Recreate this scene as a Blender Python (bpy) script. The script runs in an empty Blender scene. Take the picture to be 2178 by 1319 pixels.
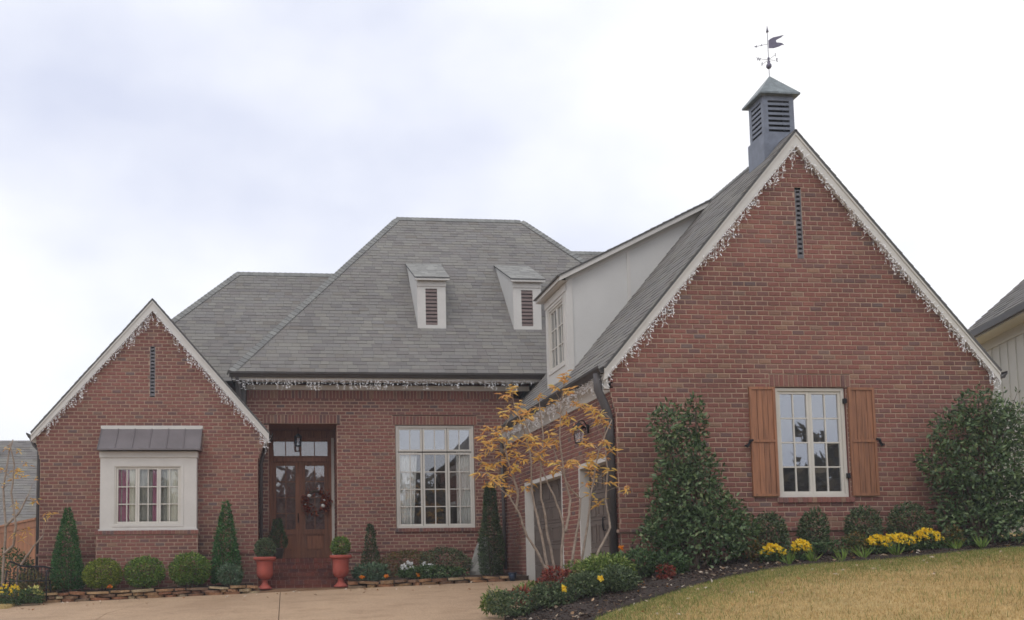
import bpy, math, random
import numpy as np
from mathutils import Vector, Matrix

random.seed(7)
RNG = np.random.default_rng(11)
SC = bpy.context.scene
COL = SC.collection

# ------------------------------------------------------------------ camera
cam_d = bpy.data.cameras.new("camera")
cam = bpy.data.objects.new("camera", cam_d)
COL.objects.link(cam)
SC.camera = cam
cam_d.sensor_fit = 'HORIZONTAL'
cam_d.sensor_width = 36.0
cam_d.lens = 34.719
cam_d.shift_x = 0.12263
cam_d.shift_y = 0.16519
cam_d.clip_start = 0.1
cam_d.clip_end = 3000
_r = Vector((0.99432827, -0.10557805, -0.01282811))
_u = Vector((0.00387615, -0.08456206, 0.99641068))
_f = Vector((0.10628387, 0.99080903, 0.08367321))
cam.matrix_world = Matrix(((_r.x, _u.x, -_f.x, 0), (_r.y, _u.y, -_f.y, 0), (_r.z, _u.z, -_f.z, 0), (0, 0, 0, 1)))

# ------------------------------------------------------------------ sky and sun (overcast)
SUN_EL, SUN_AZ = math.radians(48), math.radians(215)      # azimuth clockwise from +Y
world = bpy.data.worlds.new("World")
SC.world = world
world.use_nodes = True
nt = world.node_tree
nt.nodes.clear()
wout = nt.nodes.new('ShaderNodeOutputWorld')
bg_sky = nt.nodes.new('ShaderNodeBackground')
bg_cl = nt.nodes.new('ShaderNodeBackground')
mixs = nt.nodes.new('ShaderNodeMixShader')
sky = nt.nodes.new('ShaderNodeTexSky')
sky.sky_type = 'NISHITA'
sky.sun_disc = False
sky.sun_elevation = SUN_EL
sky.sun_rotation = SUN_AZ
nt.links.new(sky.outputs[0], bg_sky.inputs[0])
bg_sky.inputs[1].default_value = 0.1
tc = nt.nodes.new('ShaderNodeTexCoord')
mp = nt.nodes.new('ShaderNodeMapping')
mp.inputs['Location'].default_value = (7.7, 0.4, 2.9)
mp.inputs['Scale'].default_value = (1.0, 1.0, 1.7)
nz = nt.nodes.new('ShaderNodeTexNoise')
nz.inputs['Scale'].default_value = 1.55
nz.inputs['Detail'].default_value = 5
nz.inputs['Roughness'].default_value = 0.5
rp = nt.nodes.new('ShaderNodeValToRGB')
e = rp.color_ramp.elements
e[0].position, e[0].color = 0.32, (0.70, 0.74, 0.89, 1)
e[1].position, e[1].color = 0.60, (1.12, 1.11, 1.10, 1)
_m = rp.color_ramp.elements.new(0.47); _m.color = (0.95, 0.97, 1.04, 1)
nt.links.new(tc.outputs['Generated'], mp.inputs[0])
nt.links.new(mp.outputs[0], nz.inputs['Vector'])
nt.links.new(nz.outputs['Fac'], rp.inputs[0])
nt.links.new(rp.outputs[0], bg_cl.inputs[0])
bg_cl.inputs[1].default_value = 1.0
mixs.inputs[0].default_value = 0.93
nt.links.new(bg_sky.outputs[0], mixs.inputs[1])
nt.links.new(bg_cl.outputs[0], mixs.inputs[2])
nt.links.new(mixs.outputs[0], wout.inputs[0])

sun_d = bpy.data.lights.new("sun", 'SUN')
sun_d.energy = 0.6
sun_d.angle = math.radians(35)
sun_d.color = (1.0, 0.95, 0.88)
sun = bpy.data.objects.new("sun", sun_d)
COL.objects.link(sun)
_sd = Vector((math.sin(SUN_AZ) * math.cos(SUN_EL), math.cos(SUN_AZ) * math.cos(SUN_EL), math.sin(SUN_EL)))
sun.rotation_euler = (-_sd).to_track_quat('-Z', 'Y').to_euler()
sun.location = (0, -20, 40)

SC.view_settings.view_transform = 'Standard'
SC.view_settings.look = 'None'
SC.view_settings.exposure = 0.16
SC.view_settings.gamma = 1.0
SC.view_settings.use_curve_mapping = False
SC.render.engine = 'CYCLES'
SC.cycles.use_denoising = True
SC.cycles.max_bounces = 8
SC.cycles.transparent_max_bounces = 16
SC.cycles.filter_width = 1.6

# ------------------------------------------------------------------ helpers
def lin(r, g, b):
    return tuple(((c / 255) / 12.92 if c / 255 <= 0.04045 else ((c / 255 + 0.055) / 1.055) ** 2.4) for c in (r, g, b)) + (1,)

ORIG = {}
def link(o, parent=None):
    COL.objects.link(o)
    if parent is not None:
        o.parent = parent
    return o

def tag(o, label=None, cat=None, group=None, kind=None):
    if label: o['label'] = label
    if cat: o['category'] = cat
    if group: o['group'] = group
    if kind: o['kind'] = kind
    return o

def thing(name, loc, label, cat, group=None):
    o = bpy.data.objects.new(name, None)
    o.location = loc
    link(o)
    ORIG[o.name] = Vector(loc)
    return tag(o, label, cat, group)

def origin_of(parent):
    return ORIG[parent.name] if parent is not None else Vector((0, 0, 0))

class Frame:
    """local frame: u along the face, z up, n outward"""
    def __init__(s, O, u, n):
        s.O, s.u, s.n = Vector(O), Vector(u).normalized(), Vector(n).normalized()
        s.z = Vector((0, 0, 1))
    def p(s, a, z, d=0.0):
        return s.O + s.u * a + s.z * z + s.n * d

class MB:
    def __init__(s):
        s.v, s.f = [], []
    def add(s, vs, fs):
        k = len(s.v)
        s.v.extend(tuple(v) for v in vs)
        s.f.extend(tuple(i + k for i in f) for f in fs)
    def quad(s, a, b, c, d):
        s.add((a, b, c, d), ((0, 1, 2, 3),))
    def hexa(s, p, skip=()):
        fs = ((3, 2, 1, 0), (4, 5, 6, 7), (0, 1, 5, 4), (1, 2, 6, 5), (2, 3, 7, 6), (3, 0, 4, 7))
        s.add(p, tuple(f for i, f in enumerate(fs) if i not in skip))
    def box(s, x0, x1, y0, y1, z0, z1):
        s.hexa([(x0, y0, z0), (x1, y0, z0), (x1, y1, z0), (x0, y1, z0), (x0, y0, z1), (x1, y0, z1), (x1, y1, z1), (x0, y1, z1)])
    def fbox(s, F, a0, a1, z0, z1, d0, d1):
        P = F.p
        s.hexa([P(a0, z0, d1), P(a1, z0, d1), P(a1, z0, d0), P(a0, z0, d0), P(a0, z1, d1), P(a1, z1, d1), P(a1, z1, d0), P(a0, z1, d0)])
    def prism(s, poly, d):
        n = len(poly); d = Vector(d)
        vs = [Vector(p) for p in poly] + [Vector(p) + d for p in poly]
        fs = [tuple(range(n)), tuple(range(2 * n - 1, n - 1, -1))]
        fs += [(i, i + n, (i + 1) % n + n, (i + 1) % n) for i in range(n)]
        s.add(vs, fs)
    def tube(s, pts, rad, n=6, cap=True):
        pts = [Vector(p) for p in pts]
        if not isinstance(rad, (list, tuple)): rad = [rad] * len(pts)
        vs, fs = [], []
        for i, p in enumerate(pts):
            t = (pts[min(i + 1, len(pts) - 1)] - pts[max(i - 1, 0)]).normalized()
            a = t.cross(Vector((0.31, 0.9, 0.12))); a = a if a.length > .05 else t.cross(Vector((1, 0, 0)))
            a.normalize(); b = t.cross(a)
            for k in range(n):
                w = 2 * math.pi * k / n
                vs.append(p + (a * math.cos(w) + b * math.sin(w)) * rad[i])
        for i in range(len(pts) - 1):
            for k in range(n):
                fs.append((i * n + k, i * n + (k + 1) % n, (i + 1) * n + (k + 1) % n, (i + 1) * n + k))
        if cap:
            fs.append(tuple(range(n - 1, -1, -1))); fs.append(tuple(range((len(pts) - 1) * n, len(pts) * n)))
        s.add(vs, fs)
    def lathe(s, prof, c, n=24):
        vs, fs = [], []
        for r, z in prof:
            for k in range(n):
                w = 2 * math.pi * k / n
                vs.append((c[0] + r * math.cos(w), c[1] + r * math.sin(w), c[2] + z))
        for i in range(len(prof) - 1):
            for k in range(n):
                fs.append((i * n + k, i * n + (k + 1) % n, (i + 1) * n + (k + 1) % n, (i + 1) * n + k))
        fs.append(tuple(range(n - 1, -1, -1))); fs.append(tuple(range((len(prof) - 1) * n, len(prof) * n)))
        s.add(vs, fs)
    def bars(s, F, a0, a1, z0, z1, d0, d1, w):
        """rectangular frame of member width w: two stiles and two rails butted between them"""
        s.fbox(F, a0, a0 + w, z0, z1, d0, d1); s.fbox(F, a1 - w, a1, z0, z1, d0, d1)
        s.fbox(F, a0 + w, a1 - w, z0, z0 + w, d0, d1); s.fbox(F, a0 + w, a1 - w, z1 - w, z1, d0, d1)
    def mesh(s, name, off=Vector((0, 0, 0))):
        me = bpy.data.meshes.new(name)
        me.from_pydata([(v[0] - off.x, v[1] - off.y, v[2] - off.z) for v in s.v], [], s.f)
        return me
    def build(s, name, mat, parent=None, smooth=False, kind=None, label=None):
        off = origin_of(parent)
        me = s.mesh(name, off)
        me.materials.append(mat)
        if smooth:
            for p in me.polygons: p.use_smooth = True
        o = bpy.data.objects.new(name, me)
        link(o, parent)
        ORIG[o.name] = off
        if kind: o['kind'] = kind
        if label: o['label'] = label
        return o

def np_mesh(name, V, nper, mat, parent=None, kind=None, faces=None):
    """V: (n*nper,3); faces: list of index tuples inside one element (all of one size)"""
    off = origin_of(parent)
    V = np.asarray(V, dtype=np.float32).reshape(-1, 3) - np.array(off, dtype=np.float32)
    n = len(V) // nper
    F = np.array(faces, dtype=np.int32)
    k = F.shape[1]
    idx = (np.arange(n, dtype=np.int32)[:, None, None] * nper + F[None]).reshape(-1)
    nf = n * len(faces)
    me = bpy.data.meshes.new(name)
    me.vertices.add(len(V)); me.vertices.foreach_set('co', V.reshape(-1))
    me.loops.add(len(idx)); me.loops.foreach_set('vertex_index', idx)
    me.polygons.add(nf); me.polygons.foreach_set('loop_start', np.arange(nf, dtype=np.int32) * k)
    me.update(calc_edges=True)
    me.materials.append(mat)
    o = bpy.data.objects.new(name, me)
    link(o, parent)
    ORIG[o.name] = off
    if kind: o['kind'] = kind
    return o

def inst(name, me, mw, parent):
    """an object sharing mesh me, placed at world matrix mw under parent (parents are never rotated)"""
    o = bpy.data.objects.new(name, me)
    link(o, parent)
    m = mw.copy(); m.translation = mw.translation - origin_of(parent)
    o.matrix_local = m
    ORIG[o.name] = origin_of(parent)
    return o

# ------------------------------------------------------------------ materials
def mat_base(name):
    m = bpy.data.materials.new(name); m.use_nodes = True
    nt = m.node_tree
    return m, nt, nt.nodes['Principled BSDF'], nt.nodes['Material Output']

def N(nt, t, **kw):
    n = nt.nodes.new(t)
    for k, v in kw.items():
        if hasattr(n, k): setattr(n, k, v)
        else: n.inputs[k].default_value = v
    return n

def pos(nt):
    return N(nt, 'ShaderNodeNewGeometry').outputs['Position']

def noise(nt, vec, scale, detail=3, rough=.55):
    n = N(nt, 'ShaderNodeTexNoise'); n.inputs['Scale'].default_value = scale
    n.inputs['Detail'].default_value = detail; n.inputs['Roughness'].default_value = rough
    nt.links.new(vec, n.inputs['Vector']); return n.outputs['Fac']

def ramp(nt, fac, stops):
    r = N(nt, 'ShaderNodeValToRGB'); el = r.color_ramp.elements
    el[0].position, el[0].color = stops[0]; el[1].position, el[1].color = stops[-1]
    for p, c in stops[1:-1]:
        x = el.new(p); x.color = c
    nt.links.new(fac, r.inputs[0]); return r.outputs[0]

def mult(nt, a, b, fac=1.0, mode='MULTIPLY'):
    m = N(nt, 'ShaderNodeMix', data_type='RGBA', blend_type=mode)
    m.inputs[0].default_value = fac
    nt.links.new(a, m.inputs[6]); nt.links.new(b, m.inputs[7]); return m.outputs[2]

def bump(nt, h, strength, dist=.01):
    b = N(nt, 'ShaderNodeBump'); b.inputs['Strength'].default_value = strength; b.inputs['Distance'].default_value = dist
    nt.links.new(h, b.inputs['Height']); return b.outputs[0]

def rand_value(nt, mode):
    if mode == 'object': return N(nt, 'ShaderNodeObjectInfo').outputs['Random']
    return N(nt, 'ShaderNodeNewGeometry').outputs['Random Per Island']

def mat_plain(name, col, rough=.6, nscale=6, namp=.12, fine=60, bumpy=0.0, metal=0.0, spec=.3):
    """one colour with large and small mottling"""
    m, nt, b, o = mat_base(name); P = pos(nt)
    lo = tuple(c * (1 - namp) for c in col[:3]) + (1,); hi = tuple(min(1, c * (1 + namp)) for c in col[:3]) + (1,)
    c = ramp(nt, noise(nt, P, nscale, 4), [(.3, lo), (.7, hi)])
    g = ramp(nt, noise(nt, P, fine, 2), [(.3, (1 - namp * .7,) * 3 + (1,)), (.7, (1, 1, 1, 1))])
    nt.links.new(mult(nt, c, g), b.inputs['Base Color'])
    b.inputs['Roughness'].default_value = rough; b.inputs['Metallic'].default_value = metal
    b.inputs['Specular IOR Level'].default_value = spec
    if bumpy: nt.links.new(bump(nt, noise(nt, P, fine, 3), bumpy), b.inputs['Normal'])
    return m

def mat_rand(name, stops, mode, rough=.8, fine=40, namp=.2, big=.8, bigamp=.18, bumpy=.3, spec=.25, trans=0.0, gloss_var=None):
    """colour drawn per island / per object from a ramp, mottled by world-space noise"""
    m, nt, b, o = mat_base(name); P = pos(nt)
    c = ramp(nt, rand_value(nt, mode), stops)
    if namp: c = mult(nt, c, ramp(nt, noise(nt, P, fine, 3), [(.3, (1 - namp,) * 3 + (1,)), (.7, (1 + namp * .4,) * 3 + (1,))]))
    if bigamp: c = mult(nt, c, ramp(nt, noise(nt, P, big, 4), [(.3, (1 - bigamp,) * 3 + (1,)), (.7, (1 + bigamp * .5,) * 3 + (1,))]))
    nt.links.new(c, b.inputs['Base Color'])
    b.inputs['Roughness'].default_value = rough; b.inputs['Specular IOR Level'].default_value = spec
    if bumpy: nt.links.new(bump(nt, noise(nt, P, fine, 3), bumpy), b.inputs['Normal'])
    if trans:
        t = N(nt, 'ShaderNodeBsdfTranslucent'); nt.links.new(c, t.inputs[0])
        mx = N(nt, 'ShaderNodeMixShader'); mx.inputs[0].default_value = trans
        nt.links.new(b.outputs[0], mx.inputs[1]); nt.links.new(t.outputs[0], mx.inputs[2]); nt.links.new(mx.outputs[0], o.inputs[0])
    return m

BR = [(0.0, lin(116, 90, 87)), (.12, lin(132, 92, 84)), (.36, lin(142, 96, 87)), (.55, lin(136, 90, 82)), (.76, lin(148, 102, 90)), (.88, lin(128, 93, 87)), (.93, lin(152, 118, 99)), (1.0, lin(114, 96, 95))]
M_brick = mat_rand('brick_each', BR, 'object', .85, 45, .2, .7, .24, .35)
M_bricks = mat_rand('brick_mass', BR, 'island', .85, 45, .2, .7, .24, .35)
M_mortar = mat_plain('mortar', lin(180, 154, 136), .9, 3, .14, 90, .4)
SH = [(0.0, lin(119, 116, 114)), (.2, lin(128, 123, 120)), (.45, lin(134, 131, 125)), (.7, lin(129, 126, 124)), (.88, lin(140, 137, 130)), (1.0, lin(123, 117, 111))]
M_shingle = mat_rand('shingle_each', SH, 'object', .9, 120, .22, .5, .1, .2)
M_shingles = mat_rand('shingle_mass', SH, 'island', .9, 120, .22, .5, .1, .2)
M_roofbase = mat_plain('roof_underlay', lin(92, 92, 92), .9, 3, .1, 90, .3)
M_shed_skylit = mat_rand('shed_shingle', [(0, lin(140, 139, 136)), (1, lin(162, 161, 156))], 'island', .9, 120, .2, .5, .1, .2)  # roof shingle made paler: extra sky light on the flatter dormer roofs, as colour
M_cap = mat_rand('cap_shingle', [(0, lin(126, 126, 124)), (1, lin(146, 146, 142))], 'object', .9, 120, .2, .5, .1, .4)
M_trim = mat_plain('trim_paint', lin(208, 205, 200), .5, 2.5, .05, 25, .05)
M_siding = mat_plain('siding_paint', lin(204, 203, 200), .55, 1.5, .05, 30, .05)
M_cream = mat_plain('cream_siding', lin(206, 205, 196), .6, 1.2, .05, 30, .05)
M_frame = mat_plain('window_paint', lin(208, 204, 196), .45, 3, .05, 30)
M_gutter = mat_plain('gutter_bronze', lin(72, 68, 66), .45, 4, .12, 30, metal=.2)
M_spout = mat_plain('downspout_paint', lin(86, 82, 82), .5, 3, .12, 40)
M_metalroof = mat_plain('standing_seam', lin(124, 118, 120), .42, 2.2, .1, 40, metal=.35)
M_cupola = mat_plain('cupola_copper', lin(120, 125, 136), .45, 6, .16, 60, .1, metal=.35)
M_cuproof = mat_plain('cupola_lead', lin(126, 134, 136), .42, 9, .3, 40, .15, metal=.4)
M_vane = mat_plain('vane_copper', lin(116, 112, 128), .45, 12, .15, 60, metal=.4)
M_louvre = mat_plain('louvre_slate', lin(112, 110, 114), .6, 6, .15, 50)
M_louvre2 = mat_plain('louvre_brown', lin(132, 116, 112), .6, 6, .12, 50)
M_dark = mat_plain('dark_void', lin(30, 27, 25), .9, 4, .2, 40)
M_room = mat_plain('room_paint', lin(88, 74, 62), .85, 1.5, .2, 20)
M_iron = mat_plain('black_iron', lin(42, 42, 46), .5, 8, .2, 60, metal=.5)
M_terra = mat_plain('terracotta', lin(166, 84, 72), .8, 5, .14, 50, .2)
M_soil = mat_plain('garden_soil', lin(74, 60, 50), .95, 4, .3, 40, .8)
M_garage = mat_plain('garage_door_paint', lin(104, 94, 88), .55, 2, .07, 40)
M_curtain = mat_plain('sheer_curtain', lin(242, 242, 238), .9, 3, .04, 40)
M_mauve = mat_plain('mauve_curtain', lin(186, 124, 148), .9, 4, .1, 40)
M_beige = mat_plain('beige_curtain', lin(232, 230, 214), .9, 4, .08, 40)
M_rock = mat_plain('pale_boulder', lin(150, 148, 142), .9, 3, .25, 30, .7)
M_blue = mat_plain('blue_glaze', lin(52, 66, 86), .4, 8, .2, 40)
M_bulb = mat_plain('bulb_plastic', lin(250, 250, 252), .35, 4, .04, 60)
M_wire = mat_plain('white_wire', lin(225, 225, 225), .6, 4, .05, 60)
M_bark = mat_plain('pale_bark', lin(158, 142, 128), .85, 14, .28, 60, .5)
M_bark2 = mat_plain('brown_bark', lin(98, 84, 72), .9, 12, .3, 60, .6)
M_step = mat_rand('step_brick', [(0, lin(104, 62, 54)), (.5, lin(122, 68, 56)), (1, lin(90, 58, 56))], 'object', .85, 45, .25, 1.2, .2, .4)
M_stone = mat_rand('edging_stone', [(0, lin(146, 116, 90)), (.25, lin(170, 140, 104)), (.5, lin(150, 104, 78)), (.72, lin(120, 98, 80)), (.9, lin(190, 172, 138)), (1, lin(134, 112, 94))], 'object', .9, 30, .3, 4, .3, .6)

def mat_wood(name, col, scale_v):
    m, nt, b, o = mat_base(name); P = pos(nt)
    mpn = N(nt, 'ShaderNodeMapping'); mpn.inputs['Scale'].default_value = scale_v
    nt.links.new(P, mpn.inputs[0])
    rv = N(nt, 'ShaderNodeObjectInfo').outputs['Random']
    f = noise(nt, mpn.outputs[0], 1.0, 5, .6)
    c = ramp(nt, f, [(.28, tuple(x * .55 for x in col[:3]) + (1,)), (.5, col), (.72, tuple(min(1, x * 1.3) for x in col[:3]) + (1,))])
    c = mult(nt, c, ramp(nt, rv, [(0, (.82, .82, .82, 1)), (1, (1.1, 1.08, 1.05, 1))]))
    nt.links.new(c, b.inputs['Base Color']); b.inputs['Roughness'].default_value = .6
    nt.links.new(bump(nt, f, .3), b.inputs['Normal'])
    return m
M_cedar = mat_wood('cedar', lin(152, 104, 76), (28, 28, 2.2))
M_door = mat_wood('stained_door', lin(134, 86, 60), (26, 26, 2.0))
M_fence = mat_wood('fence_wood', lin(160, 106, 72), (9, 9, 1.2))

def mat_glass(name, refl, tint=(.97, .985, .98, 1)):
    m, nt, b, o = mat_base(name); nt.nodes.remove(b)
    g = N(nt, 'ShaderNodeBsdfGlossy'); g.inputs['Roughness'].default_value = .015; g.inputs['Color'].default_value = (.95, .97, 1, 1)
    t = N(nt, 'ShaderNodeBsdfTransparent'); t.inputs['Color'].default_value = tint
    lw = N(nt, 'ShaderNodeLayerWeight'); lw.inputs['Blend'].default_value = .25
    mr = N(nt, 'ShaderNodeMapRange'); mr.inputs['To Min'].default_value = refl; mr.inputs['To Max'].default_value = .95
    nt.links.new(lw.outputs['Fresnel'], mr.inputs['Value'])
    P = pos(nt)
    nt.links.new(bump(nt, noise(nt, P, 2.2, 1), .05, .02), g.inputs['Normal'])
    mx = N(nt, 'ShaderNodeMixShader')
    nt.links.new(mr.outputs[0], mx.inputs[0]); nt.links.new(t.outputs[0], mx.inputs[1]); nt.links.new(g.outputs[0], mx.inputs[2])
    nt.links.new(mx.outputs[0], o.inputs[0])
    return m
M_glass = mat_glass('coated_glass', .36)
M_glass2 = mat_glass('clear_glass', .10)
M_glass3 = mat_glass('lamp_glass', .1)
M_glass4 = mat_glass('door_glass', .2)

def mat_leaf(name, stops, rough=.5, spec=.35, trans=.18, mode='island', bigamp=.25):
    return mat_rand(name, stops, mode, rough, 30, .08, 5, bigamp, 0, spec, trans)
L_box = mat_leaf('boxwood_leaf', [(0, lin(81, 100, 37)), (.5, lin(112, 132, 49)), (.85, lin(149, 163, 63)), (1, lin(171, 171, 73))])
L_box2 = mat_leaf('boxwood_green_leaf', [(0, lin(61, 93, 39)), (.5, lin(93, 127, 54)), (.85, lin(127, 154, 66)), (1, lin(156, 168, 81))])
L_cone = mat_leaf('arborvitae_leaf', [(0, lin(42, 81, 42)), (.5, lin(60, 109, 57)), (.85, lin(86, 135, 73)), (1, lin(112, 151, 86))])
L_cone2 = mat_leaf('dark_conifer_leaf', [(0, lin(49, 68, 44)), (.5, lin(70, 91, 60)), (1, lin(99, 117, 73))])
L_holly = mat_leaf('holly_leaf', [(0, lin(56, 76, 46)), (.4, lin(78, 102, 63)), (.75, lin(102, 126, 84)), (.95, lin(130, 149, 102)), (1, lin(156, 166, 121))], .42, .4, .15)
L_dkbox = mat_leaf('dark_box_leaf', [(0, lin(58, 75, 50)), (.5, lin(82, 100, 68)), (.9, lin(115, 130, 90)), (1, lin(142, 150, 105))])
L_grey = mat_leaf('grey_green_leaf', [(0, lin(62, 91, 67)), (.5, lin(94, 120, 91)), (1, lin(134, 156, 125))])
L_light = mat_leaf('light_green_leaf', [(0, lin(74, 98, 44)), (.5, lin(112, 136, 64)), (.85, lin(150, 164, 86)), (1, lin(176, 180, 110))])
L_red = mat_leaf('red_leaf', [(0, lin(92, 39, 39)), (.5, lin(143, 62, 53)), (1, lin(172, 99, 69))])
L_brown = mat_leaf('rusty_leaf', [(0, lin(101, 79, 48)), (.4, lin(86, 106, 58)), (.8, lin(144, 101, 58)), (1, lin(110, 125, 67))])
L_ground = mat_leaf('ground_cover_leaf', [(0, lin(50, 74, 46)), (.5, lin(74, 101, 60)), (1, lin(110, 132, 82))])
ORG = [(0, lin(206, 146, 92)), (.25, lin(228, 182, 98)), (.55, lin(236, 204, 114)), (.8, lin(220, 160, 104)), (1, lin(226, 212, 128))]
L_org = mat_leaf('autumn_leaf_mass', ORG, .5, .3, .3, 'island', 0)
L_orgo = mat_leaf('autumn_leaf_each', ORG, .5, .3, .3, 'object', 0)
L_yel = mat_leaf('yellow_petal', [(0, lin(236, 190, 30)), (.6, lin(250, 216, 46)), (1, lin(254, 234, 110))], .6, .2, .25, 'island', 0)
L_org2 = mat_leaf('orange_petal', [(0, lin(222, 112, 34)), (1, lin(240, 160, 60))], .6, .2, .25, 'island', 0)
L_wht = mat_leaf('white_petal', [(0, lin(226, 226, 224)), (1, lin(246, 246, 246))], .6, .2, .25, 'island', 0)
L_pale = mat_leaf('pale_yellow_petal', [(0, lin(206, 200, 110)), (1, lin(232, 226, 150))], .6, .2, .25, 'island', 0)
L_blade = mat_leaf('iris_blade', [(0, lin(86, 116, 46)), (1, lin(142, 164, 78))])
L_wood = mat_leaf('far_woods_leaf', [(0, lin(74, 72, 62)), (.5, lin(104, 98, 82)), (1, lin(142, 126, 100))], .8, .1, .1)

# ------------------------------------------------------------------ ground heights
def z_drive(x, y):
    return -1.6 + .0315 * x + .0479 * y
def z_lawn(x, y):
    z = -.155 + .058 * (x - 7.52) + .09 * (y - 13.9)
    if x < 7.5: z -= .015 * (7.5 - x) ** 2
    return z
def z_plant(x, y):
    """surface of the mulch bed: lawn level, falling to the driveway at its tip"""
    d = x - np.interp(y, [11.4, 12, 13.9, 15.3, 15.7], [3.3, 3.05, 3.1, 3.85, 4.5])
    w = max(0.0, min(1.0, d / .7)); w = w * w * (3 - 2 * w)
    return z_drive(x, y) + .02 + w * (z_lawn(x, y) - z_drive(x, y) - .02)
def z_bed(x):
    return -.57 + .0225 * (x + 4.8)

def grid_obj(name, X, Y, zf, mat, kind, skirt=0.0):
    """X, Y: 2-D arrays of points (rows, cols)"""
    R, C = X.shape
    mb = MB()
    vs = [(float(X[i, j]), float(Y[i, j]), zf(float(X[i, j]), float(Y[i, j]))) for i in range(R) for j in range(C)]
    fs = [(i * C + j, i * C + j + 1, (i + 1) * C + j + 1, (i + 1) * C + j) for i in range(R - 1) for j in range(C - 1)]
    if skirt:
        ring = [(0, j) for j in range(C)] + [(i, C - 1) for i in range(1, R)] + [(R - 1, j) for j in range(C - 2, -1, -1)] + [(i, 0) for i in range(R - 2, 0, -1)]
        k = len(vs)
        for (i, j) in ring:
            x, y, z = vs[i * C + j]; vs.append((x, y, z - skirt))
        m = len(ring)
        for q in range(m):
            a = ring[q]; b = ring[(q + 1) % m]
            fs.append((a[0] * C + a[1], k + q, k + (q + 1) % m, b[0] * C + b[1]))
    mb.add(vs, fs)
    return mb.build(name, mat, None, smooth=True, kind=kind)

# ground sheet to the horizon
def mat_ground():
    m, nt, b, o = mat_base('far_ground'); P = pos(nt)
    c = ramp(nt, noise(nt, P, .25, 6), [(.3, lin(118, 108, 66)), (.55, lin(140, 126, 80)), (.75, lin(96, 100, 58))])
    c = mult(nt, c, ramp(nt, noise(nt, P, 14, 3), [(.3, (.75, .75, .75, 1)), (.7, (1.1, 1.1, 1.1, 1))]))
    nt.links.new(c, b.inputs['Base Color']); b.inputs['Roughness'].default_value = .95
    nt.links.new(bump(nt, noise(nt, P, 30, 3), .5, .03), b.inputs['Normal'])
    return m
def zg(x, y):
    return z_drive(max(-12, min(14, x)), max(-6, min(24, y))) - .14
gx = np.array([-900, -300, -120, -60, -30, -20, -12, -8, -4, 0, 4, 8, 14, 20, 30, 60, 120, 300, 900.0])
gy = np.array([-900, -300, -120, -60, -30, -15, -6, -2, 2, 6, 10, 14, 18, 22, 24, 30, 40, 80, 160, 400, 900.0])
GX, GY = np.meshgrid(gx, gy)
grid_obj('ground', GX, GY, zg, mat_ground(), 'structure')

# driveway of exposed aggregate: slabs parted by joints
def mat_drive():
    m, nt, b, o = mat_base('exposed_aggregate'); P = pos(nt)
    c = ramp(nt, noise(nt, P, .45, 5), [(.3, lin(168, 141, 114)), (.7, lin(184, 156, 127))])
    vor = N(nt, 'ShaderNodeTexVoronoi'); vor.inputs['Scale'].default_value = 75
    nt.links.new(P, vor.inputs['Vector'])
    pe = ramp(nt, vor.outputs['Color'], [(.2, (.72, .7, .68, 1)), (.5, (.98, .97, .96, 1)), (.85, (1.18, 1.16, 1.12, 1))])
    c = mult(nt, c, pe, .8)
    st = ramp(nt, noise(nt, P, 1.7, 6, .7), [(.34, (.74, .7, .66, 1)), (.5, (1, 1, 1, 1))])
    c = mult(nt, c, st, .7)
    sp = ramp(nt, noise(nt, P, .55, 4, .6), [(.32, (.82, .79, .76, 1)), (.46, (1, 1, 1, 1)), (.7, (1.04, 1.03, 1.02, 1))])
    c = mult(nt, c, sp, .8)
    nt.links.new(c, b.inputs['Base Color']); b.inputs['Roughness'].default_value = .85
    nt.links.new(bump(nt, vor.outputs['Distance'], .35, .006), b.inputs['Normal'])
    return m
M_drive = mat_drive()
drive = MB()
def slab(poly):
    mb = MB()
    top = [(x, y, z_drive(x, y)) for x, y in poly]
    mb.prism(top, (0, 0, -.1))
    return mb
J = .006
root_drive = bpy.data.objects.new('driveway', None); link(root_drive); ORIG['driveway'] = Vector((0, 0, 0))
tag(root_drive, 'tan exposed aggregate driveway running up to the garage doors and front steps', None, None, 'structure')
yb = 20.98
def xj(y): return -.02 - .004 * (21.1 - y)              # joint towards the steps
def dj(y): return -2.79 + .02 * (21.0 - y)              # left joint, swinging left
slabs = [
    [(-9.5, -5), (dj(-5) - .12 - .45 - J, -5), (-3.06 - J, 18.0), (-2.35 - J, yb), (-9.5, yb)],
    [(dj(-5) - .12 - .45 + J, -5), (xj(-5) - J, -5), (xj(yb) - J, yb), (-2.35 + J, yb), (-3.06 + J, 18.0)],
    [(xj(-5) + J, -5), (2.2, -5), (3.2, 8.0), (3.95, 12.3), (4.6, 15.7), (5.374, 15.9), (5.374, yb), (xj(yb) + J, yb)],
]
for s_ in slabs:
    slab(s_).build('concrete_slab', M_drive, root_drive)

# street in front (behind the camera)
mbs = MB()
mbs.hexa([(-200, -16, -2.05), (200, -16, -2.05), (200, -8, -2.0), (-200, -8, -2.0), (-200, -16, -1.86), (200, -16, -1.86), (200, -8, -1.84), (-200, -8, -1.84)])
mbs.build('street', mat_plain('asphalt', lin(82, 82, 82), .9, .6, .15, 40, .3), None, kind='structure')

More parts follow.
